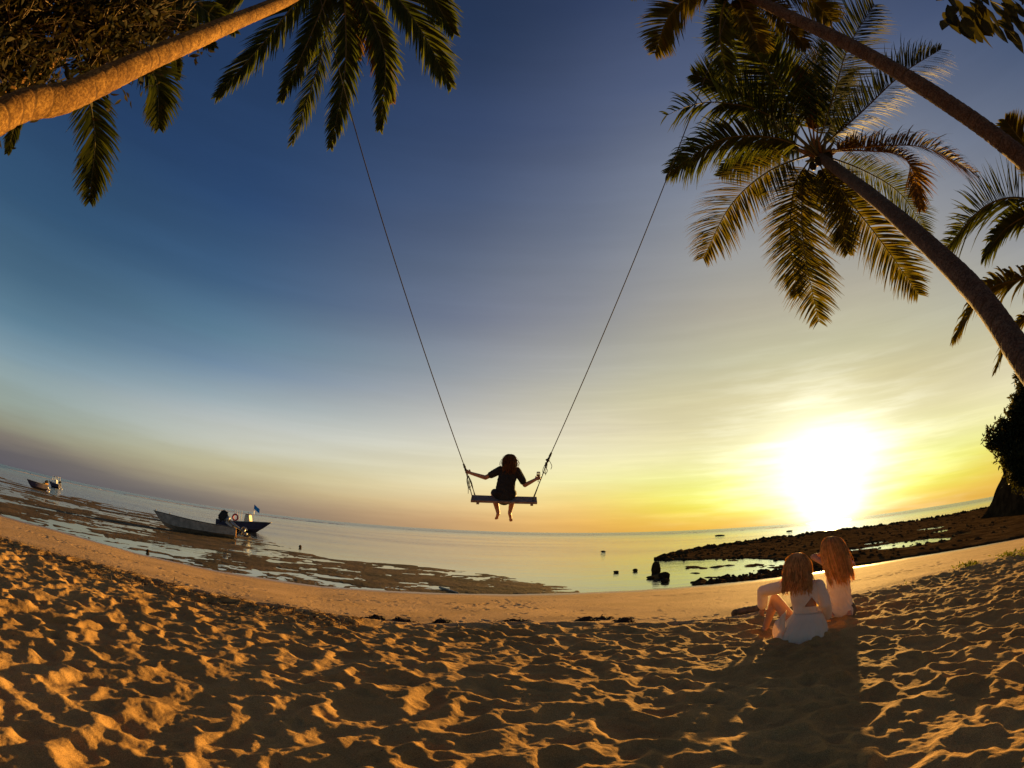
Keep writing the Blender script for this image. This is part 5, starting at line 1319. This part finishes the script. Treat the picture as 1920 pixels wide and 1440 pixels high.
def clump(label, px, py, w, h, seed):
    p = gnd(px, py, -.10); p.z = hz(p.x, p.y) - .01; D = (p - CAM).length; a = w / FPX * D / 2; c = h / FPX * D
    root = MB(); rr = random.Random(seed)
    for _ in range(90):
        t = rr.uniform(0, 6.3); q = math.sqrt(rr.random()); x = math.cos(t) * a * q; y = math.sin(t) * a * .6 * q; z = c * (1 - q * q) * rr.uniform(.2, 1)
        P = [Vector((x, y, z))]
        d = Vector((rr.gauss(0, 1), rr.gauss(0, 1), rr.gauss(0, .35))).normalized()
        for k in range(4): P.append(P[-1] + d * a * .16); d = (d + Vector((rr.gauss(0, .5), rr.gauss(0, .5), -.3))).normalized(); P[-1].z = max(0, P[-1].z)
        root.tube(P, [.012, .011, .009, .006, .003], 4, False)
    bm = bmesh.new(); bmesh.ops.create_icosphere(bm, subdivisions=3, radius=1)
    V = [tuple(Vector((v.co.x * a * .85, v.co.y * a * .5, max(-.1, v.co.z) * c * .8)) * (1 + .25 * math.sin(v.co.x * 9 + seed) * math.cos(v.co.y * 11))) for v in bm.verts]; root.add(V, [[v.index for v in f.verts] for f in bm.faces]); bm.free()
    o = root.build('seaweed_clump', MAT['weed']); o.location = p; tag(o, label, 'seaweed', 'dried seaweed clumps at the edge of the trodden sand')
clump('dried seaweed clump furthest left of those along the footprint edge', 705, 1158, 34, 9, 1)
clump('wide flat dried seaweed clump second from the left at the footprint edge', 755, 1161, 42, 6, 2)
clump('dark mounded seaweed clump left of the picture\'s middle, below the pale stick', 831, 1166, 34, 9, 3)
clump('low seaweed clump directly below the swing on the footprint edge', 968, 1166, 44, 7, 4)
clump('seaweed clump with a pointed top, left one of the close pair', 1100, 1165, 38, 9, 5)
clump('rightmost dark seaweed clump of the close pair at the smooth sand', 1169, 1166, 36, 10, 6)
clump('thin seaweed clump on the smooth sand just above the close pair', 1130, 1158, 40, 5, 7)

def litter():
    pts = []; V = []; F = []
    def add(x, y, s_, el=1.0):
        z = hz(x, y) + s_ * .12; b = len(V); q = rand_rot(); flat = np.diag([1, 1, .35]); lv = (LVn * np.array([1, el, 1.5]) * s_) @ q.T @ flat
        lv = lv - lv.mean(0); lv[:, 2] -= lv[:, 2].min(); 
        for v in lv: V.append((x + v[0], y + v[1], z + v[2] - s_ * .1))
        for f in LF: F.append(tuple(i + b for i in f))
    for _ in range(2600):                      # wrack band along the left of the dry sand
        az = rnd.uniform(-62, -16); w = np.interp(az, AZR, RWR); d = abs(rnd.gauss(0, .55)) * (1.2 if az < -30 else .8); rr = w - d + rnd.uniform(-.05, .2) - .2
        add(rr * math.sin(R(az)), rr * math.cos(R(az)), rnd.uniform(.03, .10), rnd.uniform(.15, .8))
    for _ in range(700):
        az = rnd.uniform(-20, 60); w = np.interp(az, AZR, RWR); rr = w - abs(rnd.gauss(0, .35)); add(rr * math.sin(R(az)), rr * math.cos(R(az)), rnd.uniform(.02, .06), rnd.uniform(.15, .6))
    for _ in range(1900):
        az = rnd.uniform(-62, 62); w = np.interp(az, AZR, RWR); rr = 1.8 + (w - 1.8) * rnd.random() ** .7; add(rr * math.sin(R(az)), rr * math.cos(R(az)), rnd.uniform(.008, .028), rnd.uniform(.2, .8))
    o = mk_np('leaf_litter', V, F, MAT['litter'], smooth=False); tag(o, 'dry leaves and husk scraps scattered along the trodden sand', 'leaf litter', kind='stuff')
    m = MB()
    for _ in range(260):
        az = rnd.uniform(-60, -18) if rnd.random() < .75 else rnd.uniform(-18, 60); w = np.interp(az, AZR, RWR); rr = w - abs(rnd.gauss(0, .8)) - .1; x, y = rr * math.sin(R(az)), rr * math.cos(R(az)); a = rnd.uniform(0, 6.3); L = rnd.uniform(.06, .30); z = hz(x, y) + .015
        m.tube([(x, y, z), (x + math.cos(a) * L * .5, y + math.sin(a) * L * .5, z + rnd.uniform(.0, .05)), (x + math.cos(a + .3) * L, y + math.sin(a + .3) * L, z + rnd.uniform(-.01, .05))], [.005, .004, .002], 4)
    tag(m.build('twig_litter', MAT['log']), 'thin dry twigs strewn over the trodden sand', 'twigs', kind='stuff')
litter()
def vine():
    V = []; F = []; pts = []
    for _ in range(1500):
        az = rnd.uniform(44.5, 64); w = np.interp(az, AZR, RWR); rr = w - .15 + rnd.gauss(0, .22) * (.4 + (az - 44) * .08); x, y = rr * math.sin(R(az)), rr * math.cos(R(az))
        if vn(np.array([x]), np.array([y]), .6, 400)[0] < .42: continue
        pts.append((x, y, hz(x, y) + rnd.uniform(.01, .09)))
    o = leaf_cloud(pts, .075, 'creeping_vine', MAT['vine'], None); tag(o, 'green creeping vine along the top of the beach at the right', 'creeping plant', kind='stuff')
vine()
